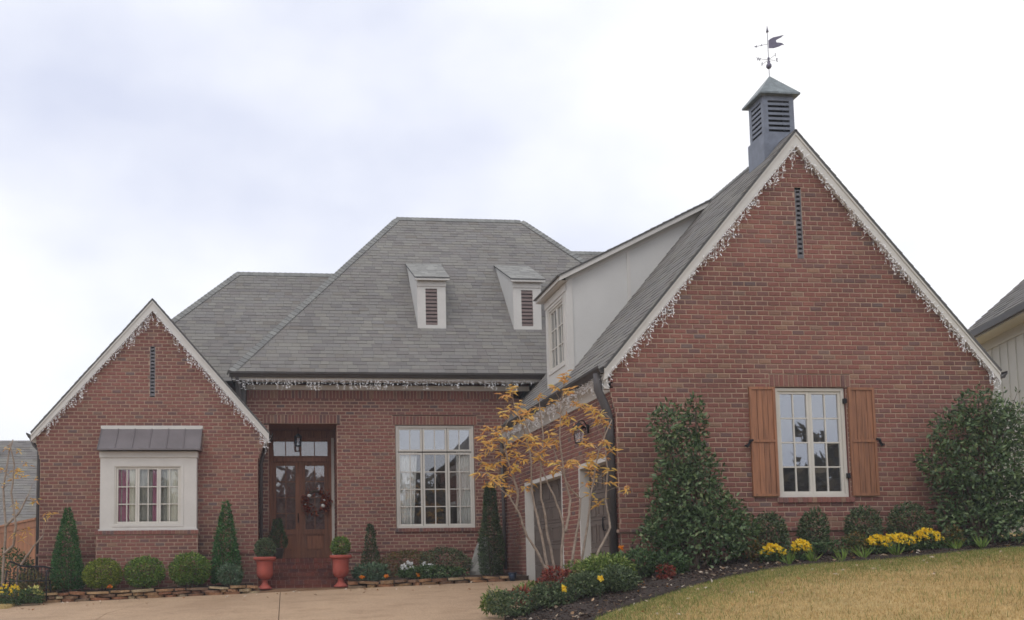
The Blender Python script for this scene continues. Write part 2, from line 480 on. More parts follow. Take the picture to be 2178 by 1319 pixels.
# lawn
def mat_lawn():
    m, nt, b, o = mat_base('dormant_lawn'); P = pos(nt)
    c = ramp(nt, noise(nt, P, .9, 6, .62), [(.25, lin(136, 128, 76)), (.42, lin(184, 160, 108)), (.6, lin(202, 174, 120)), (.78, lin(150, 142, 88))])
    c = mult(nt, c, ramp(nt, noise(nt, P, 22, 4, .7), [(.3, (.6, .6, .56, 1)), (.7, (1.15, 1.12, 1.05, 1))]))
    nt.links.new(c, b.inputs['Base Color']); b.inputs['Roughness'].default_value = .95
    nt.links.new(bump(nt, noise(nt, P, 45, 4, .7), .7, .02), b.inputs['Normal'])
    return m
M_lawn = mat_lawn()
def lawn_left(y):
    return np.interp(y, [2, 6, 9, 11, 12, 14, 16, 60], [2.3, 2.9, 3.3, 3.5, 3.9, 4.6, 5.5, 5.5])
ly = np.concatenate([np.arange(2, 16.2, .25), [18, 22, 30, 45, 60]])
lu = np.concatenate([np.linspace(0, .35, 36), np.linspace(.37, 1, 14)])
LY = np.repeat(ly[:, None], len(lu), 1)
LX = np.array([[lawn_left(y) + (45 - lawn_left(y)) * u ** 1.3 for u in lu] for y in ly])
def zl2(x, y):
    h = z_lawn(min(x, 14), min(y, 16)) + .012 * math.sin(x * 2.1 + y) * math.sin(y * 1.7)
    if 5.6 < x < 11.7 and y > 15.6: h -= .5
    if x < 5.9 and y > 15.7: h -= .6
    return h
grid_obj('lawn', LX, LY, zl2, M_lawn, 'structure', .25)

# mulch bed along the garage wing, bed front curve and back curve
BF = [(13.5, 14.45), (12.5, 14.3), (11.44, 14.2), (10.41, 14.1), (8.86, 14.0), (7.52, 13.9), (6.44, 13.6), (5.97, 13.3), (4.96, 12.7), (4.35, 12.3), (3.78, 11.9), (3.45, 11.45)]
BB = [(13.5, 15.6), (12.5, 15.4), (11.7, 15.27), (10.4, 15.27), (8.9, 15.27), (7.5, 15.27), (6.4, 15.27), (5.45, 15.4), (4.5, 15.75), (3.85, 15.3), (3.1, 13.9), (3.05, 12.0)]
def resample(pts, n):
    t = np.linspace(0, len(pts) - 1, n); k = np.arange(len(pts))
    P = np.array(pts)
    return np.stack([np.interp(t, k, P[:, 0]), np.interp(t, k, P[:, 1])], 1)
def smooth_pts(P, it=6):
    P = P.copy()
    for _ in range(it): P[1:-1] = .5 * P[1:-1] + .25 * (P[:-2] + P[2:])
    return P
A = smooth_pts(resample(BF, 120)); B = smooth_pts(resample(BB, 120))
tt = np.linspace(0, 1, 22)[:, None]
MX = A[None, :, 0] * (1 - tt) + B[None, :, 0] * tt
MY = A[None, :, 1] * (1 - tt) + B[None, :, 1] * tt
def zm(x, y):
    return z_plant(x, y) + .035 + .02 * math.sin(x * 5.1 + 2 * y) * math.sin(y * 6.3 - x) + random.uniform(-.012, .012)
def mat_mulch():
    m, nt, b, o = mat_base('bark_mulch'); P = pos(nt)
    c = ramp(nt, noise(nt, P, 26, 5, .7), [(.3, lin(34, 28, 26)), (.55, lin(66, 54, 48)), (.72, lin(100, 84, 74))])
    nt.links.new(c, b.inputs['Base Color']); b.inputs['Roughness'].default_value = .95
    nt.links.new(bump(nt, noise(nt, P, 34, 5, .7), 1.0, .03), b.inputs['Normal'])
    return m
M_mulch = mat_mulch()
grid_obj('mulch_bed', MX, MY, zm, M_mulch, 'structure', .2)

# planting beds in front of the house, behind the stone edging
for x0, x1 in ((-8.5, -.62), (1.47, 5.34)):
    xs = np.linspace(x0, x1, 40); ys = np.linspace(21.08, 23.3, 14)
    XX, YY = np.meshgrid(xs, ys)
    grid_obj('planting_bed', XX, YY, lambda x, y: z_bed(x) + random.uniform(-.015, .02) + .03 * (y - 21.1), M_soil, 'structure', .25)
xs = np.linspace(-14, -5.3, 20); ys = np.linspace(20.0, 40, 20)
XX, YY = np.meshgrid(xs, ys)
grid_obj('side_yard', XX, YY, lambda x, y: -.72 + .02 * (y - 21), M_lawn, 'structure', .3)

# ------------------------------------------------------------------ the house
house = thing('brick_house', (0, 24, -.5), 'red brick house with grey shingle roofs, steep gables and a garage wing', 'house')
CO, BL = .0813, .2032
loose = MB()            # all bricks that are not built singly
singles = []            # (distance, matrix)

def brick_mesh(name, L, H, D):
    mb = MB()
    c = .006
    x, z = L / 2, H / 2
    mb.add([(-x, D, -z), (x, D, -z), (x, D, z), (-x, D, z), (-x, c * .7, -z), (x, c * .7, -z), (x, c * .7, z), (-x, c * .7, z), (-x + c, 0, -z + c), (x - c, 0, -z + c), (x - c, 0, z - c), (-x + c, 0, z - c)],
           [(0, 1, 5, 4), (1, 2, 6, 5), (2, 3, 7, 6), (3, 0, 4, 7), (4, 5, 9, 8), (5, 6, 10, 9), (6, 7, 11, 10), (7, 4, 8, 11), (8, 9, 10, 11)])
    me = mb.mesh(name); me.materials.append(M_brick); return me
BRICK_ME = [brick_mesh('brick', BL - .014 - k * .002, CO - .0165 - k * .001, .02) for k in range(4)]

def put_brick(F, a0, a1, z0, z1, single=None):
    j = random.uniform(-.0012, .0012)
    pr = .008 + random.uniform(0, .004)
    if single is not None:
        me = BRICK_ME[random.randrange(4)]
        m = Matrix((tuple(F.u) , tuple(-F.n), (0, 0, 1))).transposed().to_4x4()
        m = m @ Matrix.Rotation(random.uniform(-.006, .006), 4, 'Y') @ Matrix.Rotation(random.uniform(-.006, .006), 4, 'Z')
        m.translation = F.p((a0 + a1) / 2, (z0 + z1) / 2, pr + j)
        singles.append((single, me, m))
        return
    g = .0078
    a0 += g + random.uniform(-.001, .001); a1 -= g + random.uniform(-.001, .001); z0 += g; z1 -= g
    if a1 - a0 < .015: return
    P = F.p; c = .004; d = -.012
    t = random.uniform(-.0015, .0015)
    vs = [P(a0, z0, d), P(a1, z0, d), P(a1, z1, d), P(a0, z1, d), P(a0 + c, z0 + c, pr + t), P(a1 - c, z0 + c, pr - t), P(a1 - c, z1 - c, pr - t), P(a0 + c, z1 - c, pr + t)]
    loose.add(vs, ((4, 5, 6, 7), (0, 1, 5, 4), (1, 2, 6, 5), (2, 3, 7, 6), (3, 0, 4, 7)))

def subtract(iv, a, b):
    out = []
    for p, q in iv:
        if b <= p or a >= q: out.append((p, q)); continue
        if a > p: out.append((p, a))
        if b < q: out.append((b, q))
    return out

def wall(F, z0, z1, edges, holes=(), proud=None, want_single=False, depth=.1):
    """bricks laid in running bond on a mortar sheet; edges(z) -> (a0, a1); holes: (a0, a1, z0, z1)"""
    mort = MB()
    n0 = math.floor(z0 / CO); k = n0
    while k * CO < z1:
        za, zb = max(k * CO, z0), min((k + 1) * CO, z1)
        zc = (za + zb) / 2
        e0, e1 = edges(zc)
        if e1 - e0 > .02:
            iv = [(e0, e1)]
            for h in holes:
                if h[2] - .001 <= zc <= h[3] + .001: iv = subtract(iv, h[0], h[1])
            pd = proud(zc) if proud else 0.0
            G = Frame(F.O + F.n * pd, F.u, F.n)
            for p, q in iv:
                mort.quad(G.p(p, za), G.p(q, za), G.p(q, zb), G.p(p, zb))
                off = (k % 2) * BL / 2 + .013 * ((k * 7) % 3)
                i = math.floor((p - off) / BL)
                while True:
                    b0 = off + i * BL; b1 = b0 + BL
                    if b0 >= q - .01: break
                    full = b0 >= p - .002 and b1 <= q + .002 and zb - za > CO * .95
                    d = None
                    if want_single and full and zc > .62:
                        d = G.p((b0 + b1) / 2, zc).length
                    put_brick(G, max(b0, p), min(b1, q), za, zb, d)
                    i += 1
        k += 1
    return mort.build('brick_wall', M_mortar, house)

def soldiers(F, a0, a1, z0, z1, pd=0.0):
    n = max(1, round((a1 - a0) / CO)); w = (a1 - a0) / n
    mb = MB()
    x, z = w / 2 - .005, (z1 - z0) / 2 - .005; c = .006
    mb.add([(-x, .02, -z), (x, .02, -z), (x, .02, z), (-x, .02, z), (-x + c, 0, -z + c), (x - c, 0, -z + c), (x - c, 0, z - c), (-x + c, 0, z - c)],
           [(0, 1, 5, 4), (1, 2, 6, 5), (2, 3, 7, 6), (3, 0, 4, 7), (4, 5, 6, 7)])
    me = mb.mesh('soldier_brick'); me.materials.append(M_brick)
    bk = MB(); bk.quad(F.p(a0, z0, pd), F.p(a1, z0, pd), F.p(a1, z1, pd), F.p(a0, z1, pd))
    par = bk.build('soldier_course', M_mortar, house)
    for i in range(n):
        m = Matrix((tuple(F.u), tuple(-F.n), (0, 0, 1))).transposed().to_4x4()
        m.translation = F.p(a0 + (i + .5) * w, (z0 + z1) / 2, pd + .009 + random.uniform(0, .004))
        inst('soldier_brick', me, m, par)

def reveal(F, a0, a1, z0, z1, depth=.11):
    """brick-coloured returns of an opening"""
    mb = MB()
    mb.quad(F.p(a0, z0), F.p(a0, z1), F.p(a0, z1, -depth), F.p(a0, z0, -depth))
    mb.quad(F.p(a1, z1), F.p(a1, z0), F.p(a1, z0, -depth), F.p(a1, z1, -depth))
    mb.quad(F.p(a0, z1), F.p(a1, z1), F.p(a1, z1, -depth), F.p(a0, z1, -depth))
    mb.quad(F.p(a1, z0), F.p(a0, z0), F.p(a0, z0, -depth), F.p(a1, z0, -depth))
    mb.build('opening_return', M_brick, house)

def sill(F, a0, a1, z, out=.05):
    n = round((a1 - a0) / .0813); w = (a1 - a0) / n
    mb = MB(); mb.fbox(Frame((0, 0, 0), (1, 0, 0), (0, -1, 0)), -w / 2 + .004, w / 2 - .004, -.085, 0, -.02, out)
    me = mb.mesh('sill_brick'); me.materials.append(M_brick)
    s = MB(); s.fbox(F, a0, a1, z - .08, z - .006, -.1, out - .008)
    par = s.build('window_sill', M_mortar, house)
    for i in range(n):
        m = Matrix((tuple(F.u), tuple(-F.n), (0, 0, 1))).transposed().to_4x4()
        m.translation = F.p(a0 + (i + .5) * w, z + random.uniform(-.002, .002))
        inst('sill_brick', me, m, par)

# wall planes
YR, YL, YC, XG = 15.294, 22.267, 23.218, 5.378
FR = Frame((0, YR, 0), (1, 0, 0), (0, -1, 0))
FL = Frame((0, YL, 0), (1, 0, 0), (0, -1, 0))
FC = Frame((0, YC, 0), (1, 0, 0), (0, -1, 0))
FG = Frame((XG, 0, 0), (0, -1, 0), (-1, 0, 0))          # garage side; a = -Y
SLR = 1.183
RA, RZ = 8.60, 7.145
LA, LZ, SLL = -2.848, 5.963, 1.166

def edge_right(z):
    c0 = max(0, min(1, (z - 2.32) / .45)) * .11; c1 = max(0, min(1, (z - 2.45) / .5)) * .12
    hw = (RZ - .08 - z) / SLR
    return max(XG - c0, RA - hw), min(11.88 + c1, RA + hw)
def edge_left(z):
    c = max(0, min(1, (z - 2.3) / .45))
    hw = (LZ - .08 - z) / SLL
    return max(-5.255 - .1 * c, LA - hw), min(-.52 + .17 * c, LA + hw)

WR = (8.095, 9.296, .971, 2.779)
wall(FR, -.6, 7.1, edge_right, [(WR[0] - .012, WR[1] + .012, WR[2] - .07, WR[3] + .012), (WR[0] - .1, WR[1] + .1, WR[3] + .012, 3.0), (8.59, 8.70, 4.96, 6.14)],
     lambda z: .035 if z < .42 else 0.0, True)
soldiers(FR, WR[0] - .1, WR[1] + .1, WR[3] + .012, 3.0)
sill(FR, WR[0] - .06, WR[1] + .06, WR[2] - .004)
reveal(FR, WR[0] - .012, WR[1] + .012, WR[2] - .07, WR[3] + .012)

wall(FL, -.9, 5.9, edge_left, [(-3.89, -1.85, .5, 2.9), (-2.905, -2.79, 3.76, 4.9)], lambda z: .035 if z < .22 else 0.0)

# centre wall with door opening and window
WC = (2.729, 4.613, .796, 3.248)
DO = (-.285, 1.322, -.8, 3.286)
wall(FC, -.8, 4.10, lambda z: (-.80 if z > 2.6 else -.53, 6.3), [DO, (DO[0] - .12, DO[1] + .08, 3.286, 3.50), (WC[0] - .012, WC[1] + .012, WC[2] - .07, WC[3] + .012), (WC[0] - .08, WC[1] + .08, WC[3] + .012, 3.475),
     (-.80, 6.3, 3.87, 4.2)], lambda z: .035 if z < .24 else 0.0)
soldiers(FC, DO[0] - .12, DO[1] + .08, 3.286, 3.50)
soldiers(FC, WC[0] - .08, WC[1] + .08, WC[3] + .012, 3.475)
soldiers(FC, -.80, 5.6, 3.87, 4.085)
sill(FC, WC[0] - .05, WC[1] + .05, WC[2] - .004)
reveal(FC, WC[0] - .012, WC[1] + .012, WC[2] - .07, WC[3] + .012)
# return of the gable wing and recess sides
FW = Frame((-.52, 0, 0), (0, 1, 0), (1, 0, 0))
wall(FW, -.8, 2.72, lambda z: (YL + .002, YC - .002))
FJ1 = Frame((DO[0], 0, 0), (0, 1, 0), (1, 0, 0)); FJ2 = Frame((DO[1], 0, 0), (0, -1, 0), (-1, 0, 0))
wall(FJ1, -.1, 3.28, lambda z: (YC + .01, 24.36))
wall(FJ2, -.1, 3.28, lambda z: (-24.36, -YC - .01))

# garage side wall, two doors; a = -Y
GD = [(-21.37, -18.45), (-17.37, -15.62)]     # trim outer edges, far door and near door
GT = 1.705
wall(FG, -.9, 2.74, lambda z: (-YC + .002, -YR - .001), [(a, b, -1.2, GT + .005) for a, b in GD] , lambda z: 0.0)

# water table ledges
for F, a0, a1, z in ((FR, 5.33, 11.92, .42), (FL, -5.29, -.5, .22), (FC, 1.325, 5.35, .24)):
    segs = [(a0, a1)] if F is not FL else [(a0, -3.98), (-1.80, a1)]
    for p, q in segs:
        mb = MB(); mb.fbox(F, p, q, z, z + .05, -.02, .06)
        led = mb.build('water_table', M_mortar, house)
        n = round((q - p) / BL)
        for i in range(n):
            mb2 = MB()
            w = (q - p) / n
            put_brick(Frame(F.O + F.n * .058, F.u, F.n), p + i * w, p + (i + 1) * w, z - .004, z + .062)

# plain body walls behind (closed shell of the main block)
mb = MB()
mb.box(-3.85, 12.5, YC + 1.3, 31.9, -.9, 4.9)
mb.box(-4.9, -.9, YL + .12, 25, -.9, 2.7)
mb.build('rear_wall', mat_plain('plain_brick', lin(128, 80, 70), .9, 20, .2, 60, .3), house)
mb = MB(); mb.box(11.76, 11.86, YR + .03, 26, -.6, 2.95)
mb.build('rear_wall', M_mortar, house)

# ------------------------------------------------------------------ roofs
shing = MB()
sh_single = []
SH_W = [.20, .24, .28, .32]
def sh_mesh(w, t):
    mb = MB(); L = .16
    mb.add([(-w / 2, 0, t), (w / 2, 0, t), (w / 2, L, .003), (-w / 2, L, .003), (-w / 2, 0, -.002), (w / 2, 0, -.002)], [(0, 1, 2, 3), (4, 5, 1, 0), (5, 2, 1), (4, 0, 3)])
    me = mb.mesh('shingle'); me.materials.append(M_shingle); return me
SH_ME = {(w, t): sh_mesh(w - .006, t) for w in SH_W for t in (.009, .014)}

def shingle_plane(poly, expo=.143, want=0, deck=.06, par=None, start=0.0):
    """poly: 3-D corners of a planar roof face, in order; lays shingle tabs row by row"""
    P = [Vector(p) for p in poly]
    n = (P[1] - P[0]).cross(P[2] - P[0]).normalized()
    if n.z < 0: n = -n
    s = (Vector((0, 0, 1)) - n * n.z).normalized()
    a = s.cross(n)
    O = min(P, key=lambda p: p.z)
    q = [((p - O).dot(a), (p - O).dot(s)) for p in P]
    d = MB(); d.prism([p - n * .004 for p in P], -n * deck)
    d.build('roof_deck', M_roofbase, house)
    smax = max(v for _, v in q)
    rows = int(smax / expo) + 1
    cnt = 0
    for r in range(rows):
        sb = r * expo; sm = min(sb + expo * .5, smax - .001)
        xs = []
        for i in range(len(q)):
            (x0, y0), (x1, y1) = q[i], q[(i + 1) % len(q)]
            if (y0 - sm) * (y1 - sm) < 0: xs.append(x0 + (x1 - x0) * (sm - y0) / (y1 - y0))
        if len(xs) < 2: continue
        lo, hi = min(xs), max(xs)
        x = lo - random.uniform(0, .2)
        while x < hi:
            w = random.choice(SH_W); t = .014 if random.random() < .4 else .009
            xa, xb = max(x, lo), min(x + w, hi)
            top = min(sb + expo * 1.12, smax)
            if xb - xa > .02:
                c = O + a * ((xa + xb) / 2) + s * sb
                if cnt < want and xb - xa > w - .001 and top == sb + expo * 1.12:
                    m = Matrix((tuple(a), tuple(s), tuple(n))).transposed().to_4x4(); m.translation = c
                    sh_single.append((SH_ME[(w, t)], m)); cnt += 1
                else:
                    xa2, xb2 = xa + .003, xb - .003
                    A_ = O + s * sb; T_ = O + s * top
                    shing.add([A_ + a * xa2 + n * t, A_ + a * xb2 + n * t, T_ + a * xb2 + n * .003, T_ + a * xa2 + n * .003, A_ + a * xa2 - n * .002, A_ + a * xb2 - n * .002],
                              [(0, 1, 2, 3), (4, 5, 1, 0), (5, 2, 1), (4, 0, 3)])
            x += w
def rz(x, ra, z, sl): return z - sl * abs(x - ra)

ME_, MS = 22.718, 1.1          # main eave Y and slope
MEZ, MRY, MRZ = 4.424, 27.70, 9.925
e0, e1 = -1.163, 11.6
r0, r1 = 3.36, 7.10
main_front = [(e0, ME_, MEZ), (e1, ME_, MEZ), (r1, MRY, MRZ), (r0, MRY, MRZ)]
shingle_plane(main_front, want=300)
MB_ = 2 * MRY - ME_
for poly in ([(e0, ME_, MEZ), (r0, MRY, MRZ), (e0, MB_, MEZ)], [(e1, ME_, MEZ), (e1, MB_, MEZ), (r1, MRY, MRZ)], [(e0, MB_, MEZ), (r0, MRY, MRZ), (r1, MRY, MRZ), (e1, MB_, MEZ)]):
    shingle_plane(poly)
# lower hipped roof to the left, and its match to the right
SY, SZ = 27.25, 8.08
SE = SY - (SZ - 4.42) / MS
sx = -1.19; dxh = (SZ - 4.42) / MS
shingle_plane([(sx - dxh, SE, 4.42), (3.0, SE, 4.42), (3.0, SY, SZ), (sx, SY, SZ)])
shingle_plane([(sx - dxh, SE, 4.42), (sx, SY, SZ), (sx - dxh, SY + dxh, 4.42)])
TY, TZ = 28.0, 9.12
shingle_plane([(7.0, TY - (TZ - 4.42) / MS, 4.42), (15.2, TY - (TZ - 4.42) / MS, 4.42), (11.0, TY, TZ), (7.0, TY, TZ)])
shingle_plane([(15.2, TY - (TZ - 4.42) / MS, 4.42), (15.2, TY + 4.2, 4.42), (11.0, TY, TZ)])
# garage wing gable roof
ov = 15.17
shingle_plane([(5.16, ov, rz(5.16, RA, RZ, SLR)), (RA, ov, RZ), (RA, 30, RZ), (5.16, 30, rz(5.16, RA, RZ, SLR))], deck=.03)
shingle_plane([(12.04, ov, rz(12.04, RA, RZ, SLR)), (12.04, 27, rz(12.04, RA, RZ, SLR)), (RA, 27, RZ), (RA, ov, RZ)], deck=.03)
# left gable roof
ovl = 22.14
shingle_plane([(-5.45, ovl, rz(-5.45, LA, LZ, SLL)), (LA, ovl, LZ), (LA, 27, LZ), (-5.45, 27, rz(-5.45, LA, LZ, SLL))], deck=.03)
shingle_plane([(-.25, ovl, rz(-.25, LA, LZ, SLL)), (-.25, 23.1, rz(-.25, LA, LZ, SLL)), (LA, 27, LZ), (LA, ovl, LZ)], deck=.03)

# hip and ridge caps
def caps(p0, p1, n1, n2, step=.145):
    p0, p1 = Vector(p0), Vector(p1); t = (p1 - p0).normalized(); L = (p1 - p0).length
    n1, n2 = Vector(n1).normalized(), Vector(n2).normalized()
    d1 = n1.cross(t); d2 = t.cross(n2)
    if d1.z > 0: d1 = -d1
    if d2.z > 0: d2 = -d2
    up = (n1 + n2).normalized()
    w = .15; h0, h1 = .05, .036
    mb = MB()
    b = [d1 * w + up * (h0 - .014), up * h0, d2 * w + up * (h0 - .014)]; e_ = [d1 * w + up * .02, up * h1, d2 * w + up * .02]
    T = t * step * 1.3
    lowr = [d1 * w - up * .004, up * .0, d2 * w - up * .004]
    mb.add([*b, *(x + T for x in e_), *lowr], [(0, 1, 4, 3), (1, 2, 5, 4), (6, 7, 1, 0), (7, 8, 2, 1)])
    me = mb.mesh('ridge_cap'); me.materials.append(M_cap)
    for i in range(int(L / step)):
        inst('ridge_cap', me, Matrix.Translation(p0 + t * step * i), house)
nF, nL, nRt, nBk = (0, -MS, 1), (-MS * 5 / 4.52, 0, 1), (MS, 0, 1), (0, MS, 1)
caps((e0, ME_, MEZ), (r0, MRY, MRZ), nF, nL)
caps((r0, MRY, MRZ), (r1, MRY, MRZ), nF, nBk)
caps((9.3, 25.25, MRZ - MS * 2.45), (r1, MRY, MRZ), nF, nRt)
caps((sx - 2.6, SY - 2.6, SZ - MS * 2.6), (sx, SY, SZ), nF, nL)
caps((sx, SY, SZ), (1.9, SY, SZ), nF, nBk)
caps((8.3, TY, TZ), (11, TY, TZ), nF, nBk)
caps((RA, 16.3, RZ), (RA, 25.5, RZ), (-SLR, 0, 1), (SLR, 0, 1))

# rake boards
def rake(x_apex, z_apex, sl, x_end, y0, y1, vh):
    mb = MB()
    za = z_apex - .036; ze = rz(x_end, x_apex, z_apex, sl) - .036
    mb.prism([(x_apex, y0, za), (x_end, y0, ze), (x_end, y0, ze - vh * .72), (x_apex, y0, za - vh)], (0, y1 - y0, 0))
    mb.build('rake_board', M_trim, house)
    mb = MB()
    mb.prism([(x_apex, y0 - .018, za), (x_end, y0 - .018, ze), (x_end, y0 - .018, ze - .06), (x_apex, y0 - .018, za - .06)], (0, .016, 0))
    mb.build('shadow_board', M_trim, house)
for xe in (5.17, 12.02): rake(RA, RZ, SLR, xe, 15.195, 15.28, .25)
for xe in (-5.44, -.262): rake(LA, LZ, SLL, xe, 22.16, 22.25, .25)

# eaves: gutters, soffits, friezes
def gutter(p0, p1, out, name='gutter', h=.11, w=.11):
    p0, p1, out = Vector(p0), Vector(p1), Vector(out)
    prof = [(0, 0), (0, -h), (w * .6, -h), (w * .8, -h * .6), (w, -h * .35), (w, 0.0), (w - .012, 0), (w - .012, -h * .3), (.012, -h * .8), (.012, 0)]
    mb = MB(); n = len(prof)
    vs = [p0 + out * a + Vector((0, 0, b)) for a, b in prof] + [p1 + out * a + Vector((0, 0, b)) for a, b in prof]
    mb.add(vs, [(i, (i + 1) % n, (i + 1) % n + n, i + n) for i in range(n)] + [tuple(range(n)), tuple(range(2 * n - 1, n - 1, -1))])
    return mb.build(name, M_gutter, house)
gutter((-1.17, 22.74, 4.415), (6.25, 22.74, 4.415), (0, -1, 0), h=.12)
gutter((5.17, 15.2, 3.10), (5.17, 22.7, 3.10), (-1, 0, 0), h=.12)
gutter((12.03, 15.2, 3.07), (12.03, 24, 3.07), (1, 0, 0), h=.12, w=.13)
gutter((-5.44, 22.2, 2.93), (-5.44, 26, 2.93), (-1, 0, 0), h=.11)
gutter((-.27, 22.2, 2.93), (-.27, 23.1, 2.93), (1, 0, 0), h=.1, w=.09)
mb = MB(); mb.box(-1.1, 6.2, 22.745, YC - .031, 4.27, 4.295); mb.build('soffit', M_trim, house)
mb = MB(); mb.box(-1.1, 6.2, 22.75, 22.775, 4.235, 4.30); mb.build('fascia_board', M_trim, house)
mb = MB(); mb.box(-.80, 6.0, YC - .03, YC - .002, 4.088, 4.2); mb.build('frieze_board', M_trim, house)
mb = MB(); mb.box(-1.04, -.805, 22.95, 23.15, 2.9, 4.26); mb.build('corner_post', M_gutter, house)
mb = MB(); mb.box(5.18, XG - .026, YR - .01, 23.1, 2.955, 2.98); mb.build('soffit', M_trim, house)
mb = MB(); mb.box(XG - .03, XG - .002, YR + .005, 23.1, 2.735, 2.955); mb.build('frieze_board', M_trim, house)
mb = MB(); mb.box(5.19, XG - .035, YR + .0, YR + .09, 2.74, 2.954); mb.build('eave_return', M_trim, house)
mb = MB(); mb.box(-5.43, -5.30, YL + .01, 24.5, 2.72, 2.84); mb.box(-.46, -.27, YL + .01, 23.1, 2.72, 2.84); mb.build('soffit', M_trim, house)

# downspouts
def spout(pts, r=.042, n=8):
    mb = MB(); mb.tube(pts, r, n); return mb.build('downspout', M_spout, house, smooth=True)
spout([(5.11, 15.36, 3.0), (5.11, 15.36, 2.74), (5.25, 15.38, 2.42), (5.295, 15.39, 2.25), (5.295, 15.39, -.3)], .068)
spout([(-.33, 22.6, 2.85), (-.36, 22.62, 2.6), (-.45, 22.7, 2.3), (-.455, 22.7, -.45)], .045)
spout([(5.26, 23.1, 2.9), (5.30, 23.12, -.2)], .04)
spout([(-5.5, 22.4, 2.85), (-5.42, 22.4, 2.68), (-5.31, 22.38, 2.55), (-5.31, 22.38, -.4)], .042)
spout([(-1.0, 22.72, 4.3), (-.95, 22.85, 4.1), (-.9, 22.88, 3.0)], .04)

# gable louvres
def gable_louvre(F, a0, a1, z0, z1, n):
    mb = MB(); mb.quad(F.p(a0, z0, -.1), F.p(a1, z0, -.1), F.p(a1, z1, -.1), F.p(a0, z1, -.1))
    mb.bars(F, a0, a1, z0, z1, -.09, .004, .018)
    lv = mb.build('louvre_vent', M_louvre, house)
    st = (z1 - z0 - .036) / n
    for i in range(n):
        za = z0 + .018 + i * st
        s = MB(); s.prism([F.p(a0 + .019, za + .004, .0), F.p(a0 + .019, za + st * .62, -.055), F.p(a0 + .019, za + st * .62 + .02, -.055), F.p(a0 + .019, za + st * .52, .0)], F.u * (a1 - a0 - .038))
        s.build('slat', M_louvre, lv)
gable_louvre(FR, 8.592, 8.698, 4.965, 6.138, 14)
gable_louvre(FL, -2.905, -2.79, 3.762, 4.898, 14)

# ------------------------------------------------------------------ windows
def room(F, a0, a1, z0, z1, d0, dep):
    mb = MB(); P = F.p
    g = .25
    mb.quad(P(a0 - g, z0 - g, d0 - dep), P(a1 + g, z0 - g, d0 - dep), P(a1 + g, z1 + g, d0 - dep), P(a0 - g, z1 + g, d0 - dep))
    for q in (((a0 - g, z0 - g), (a0 - g, z1 + g)), ((a1 + g, z1 + g), (a1 + g, z0 - g)), ((a0 - g, z1 + g), (a1 + g, z1 + g)), ((a1 + g, z0 - g), (a0 - g, z0 - g))):
        mb.quad(P(*q[0], d0), P(*q[1], d0), P(*q[1], d0 - dep), P(*q[0], d0 - dep))
    # front lip round the opening
    mb.quad(P(a0 - g, z0 - g, d0), P(a1 + g, z0 - g, d0), P(a1 + g, z0, d0), P(a0 - g, z0, d0)); mb.quad(P(a0 - g, z1, d0), P(a1 + g, z1, d0), P(a1 + g, z1 + g, d0), P(a0 - g, z1 + g, d0))
    mb.quad(P(a0 - g, z0, d0), P(a0, z0, d0), P(a0, z1, d0), P(a0 - g, z1, d0)); mb.quad(P(a1, z0, d0), P(a1 + g, z0, d0), P(a1 + g, z1, d0), P(a1, z1, d0))
    return mb.build('room_lining', M_room, house)

def window(F, a0, a1, z0, z1, lights, d=-.06, fw=.05, sw=.045, glass=None, mun=.022, dep=.08):
    """lights: list of (fa0, fa1, fz0, fz1, cols, rows) in frame fractions; each is a sash with panes"""
    glass = glass or M_glass
    W = MB(); W.bars(F, a0, a1, z0, z1, d - dep, d + .02, fw)
    root = W.build('window', M_frame, house)
    ia0, ia1, iz0, iz1 = a0 + fw, a1 - fw, z0 + fw, z1 - fw
    for (p, q, r, t, cols, rows, *gl) in lights:
        la, lb = ia0 + (ia1 - ia0) * p + .002, ia0 + (ia1 - ia0) * q - .002
        lc, ld = iz0 + (iz1 - iz0) * r + .002, iz0 + (iz1 - iz0) * t - .002
        s = MB(); s.bars(F, la, lb, lc, ld, d - .05, d - .004, sw)
        s.build('sash', M_frame, root)
        ga, gb, gc, gd = la + sw, lb - sw, lc + sw, ld - sw
        b = MB()
        for i in range(1, cols):
            x = ga + (gb - ga) * i / cols; b.fbox(F, x - mun / 2, x + mun / 2, gc, gd, d - .044, d - .012)
        for j in range(1, rows):
            z = gc + (gd - gc) * j / rows
            for i in range(cols):
                xa = ga + (gb - ga) * i / cols + (mun / 2 if i else 0); xb = ga + (gb - ga) * (i + 1) / cols - (mun / 2 if i < cols - 1 else 0)
                b.fbox(F, xa, xb, z - mun / 2, z + mun / 2, d - .043, d - .013)
        if b.v: b.build('muntin', M_frame, root)
        for i in range(cols):
            for j in range(rows):
                xa, xb = ga + (gb - ga) * i / cols, ga + (gb - ga) * (i + 1) / cols
                za, zb = gc + (gd - gc) * j / rows, gc + (gd - gc) * (j + 1) / rows
                t1, t2 = random.uniform(-.0022, .0022), random.uniform(-.0022, .0022)
                g = MB(); k = d - .028
                g.hexa([F.p(xa, za, k + t1 + t2), F.p(xb, za, k - t1 + t2), F.p(xb, za, k - .004 - t1 + t2), F.p(xa, za, k - .004 + t1 + t2), F.p(xa, zb, k + t1 - t2), F.p(xb, zb, k - t1 - t2), F.p(xb, zb, k - .004 - t1 - t2), F.p(xa, zb, k - .004 + t1 - t2)], skip=(0, 1, 3, 4, 5, 2))
                g.quad(F.p(xa, za, k + t1 + t2), F.p(xb, za, k - t1 + t2), F.p(xb, zb, k - t1 - t2), F.p(xa, zb, k + t1 - t2))
                g.build('pane', gl[0] if gl else glass, root)
    return root

window(FR, *WR, [(0, .5, 0, 1, 2, 4), (.5, 1, 0, 1, 2, 4)], d=-.055)
room(FR, WR[0] + .02, WR[1] - .02, WR[2] + .02, WR[3] - .02, -.15, 3.0)
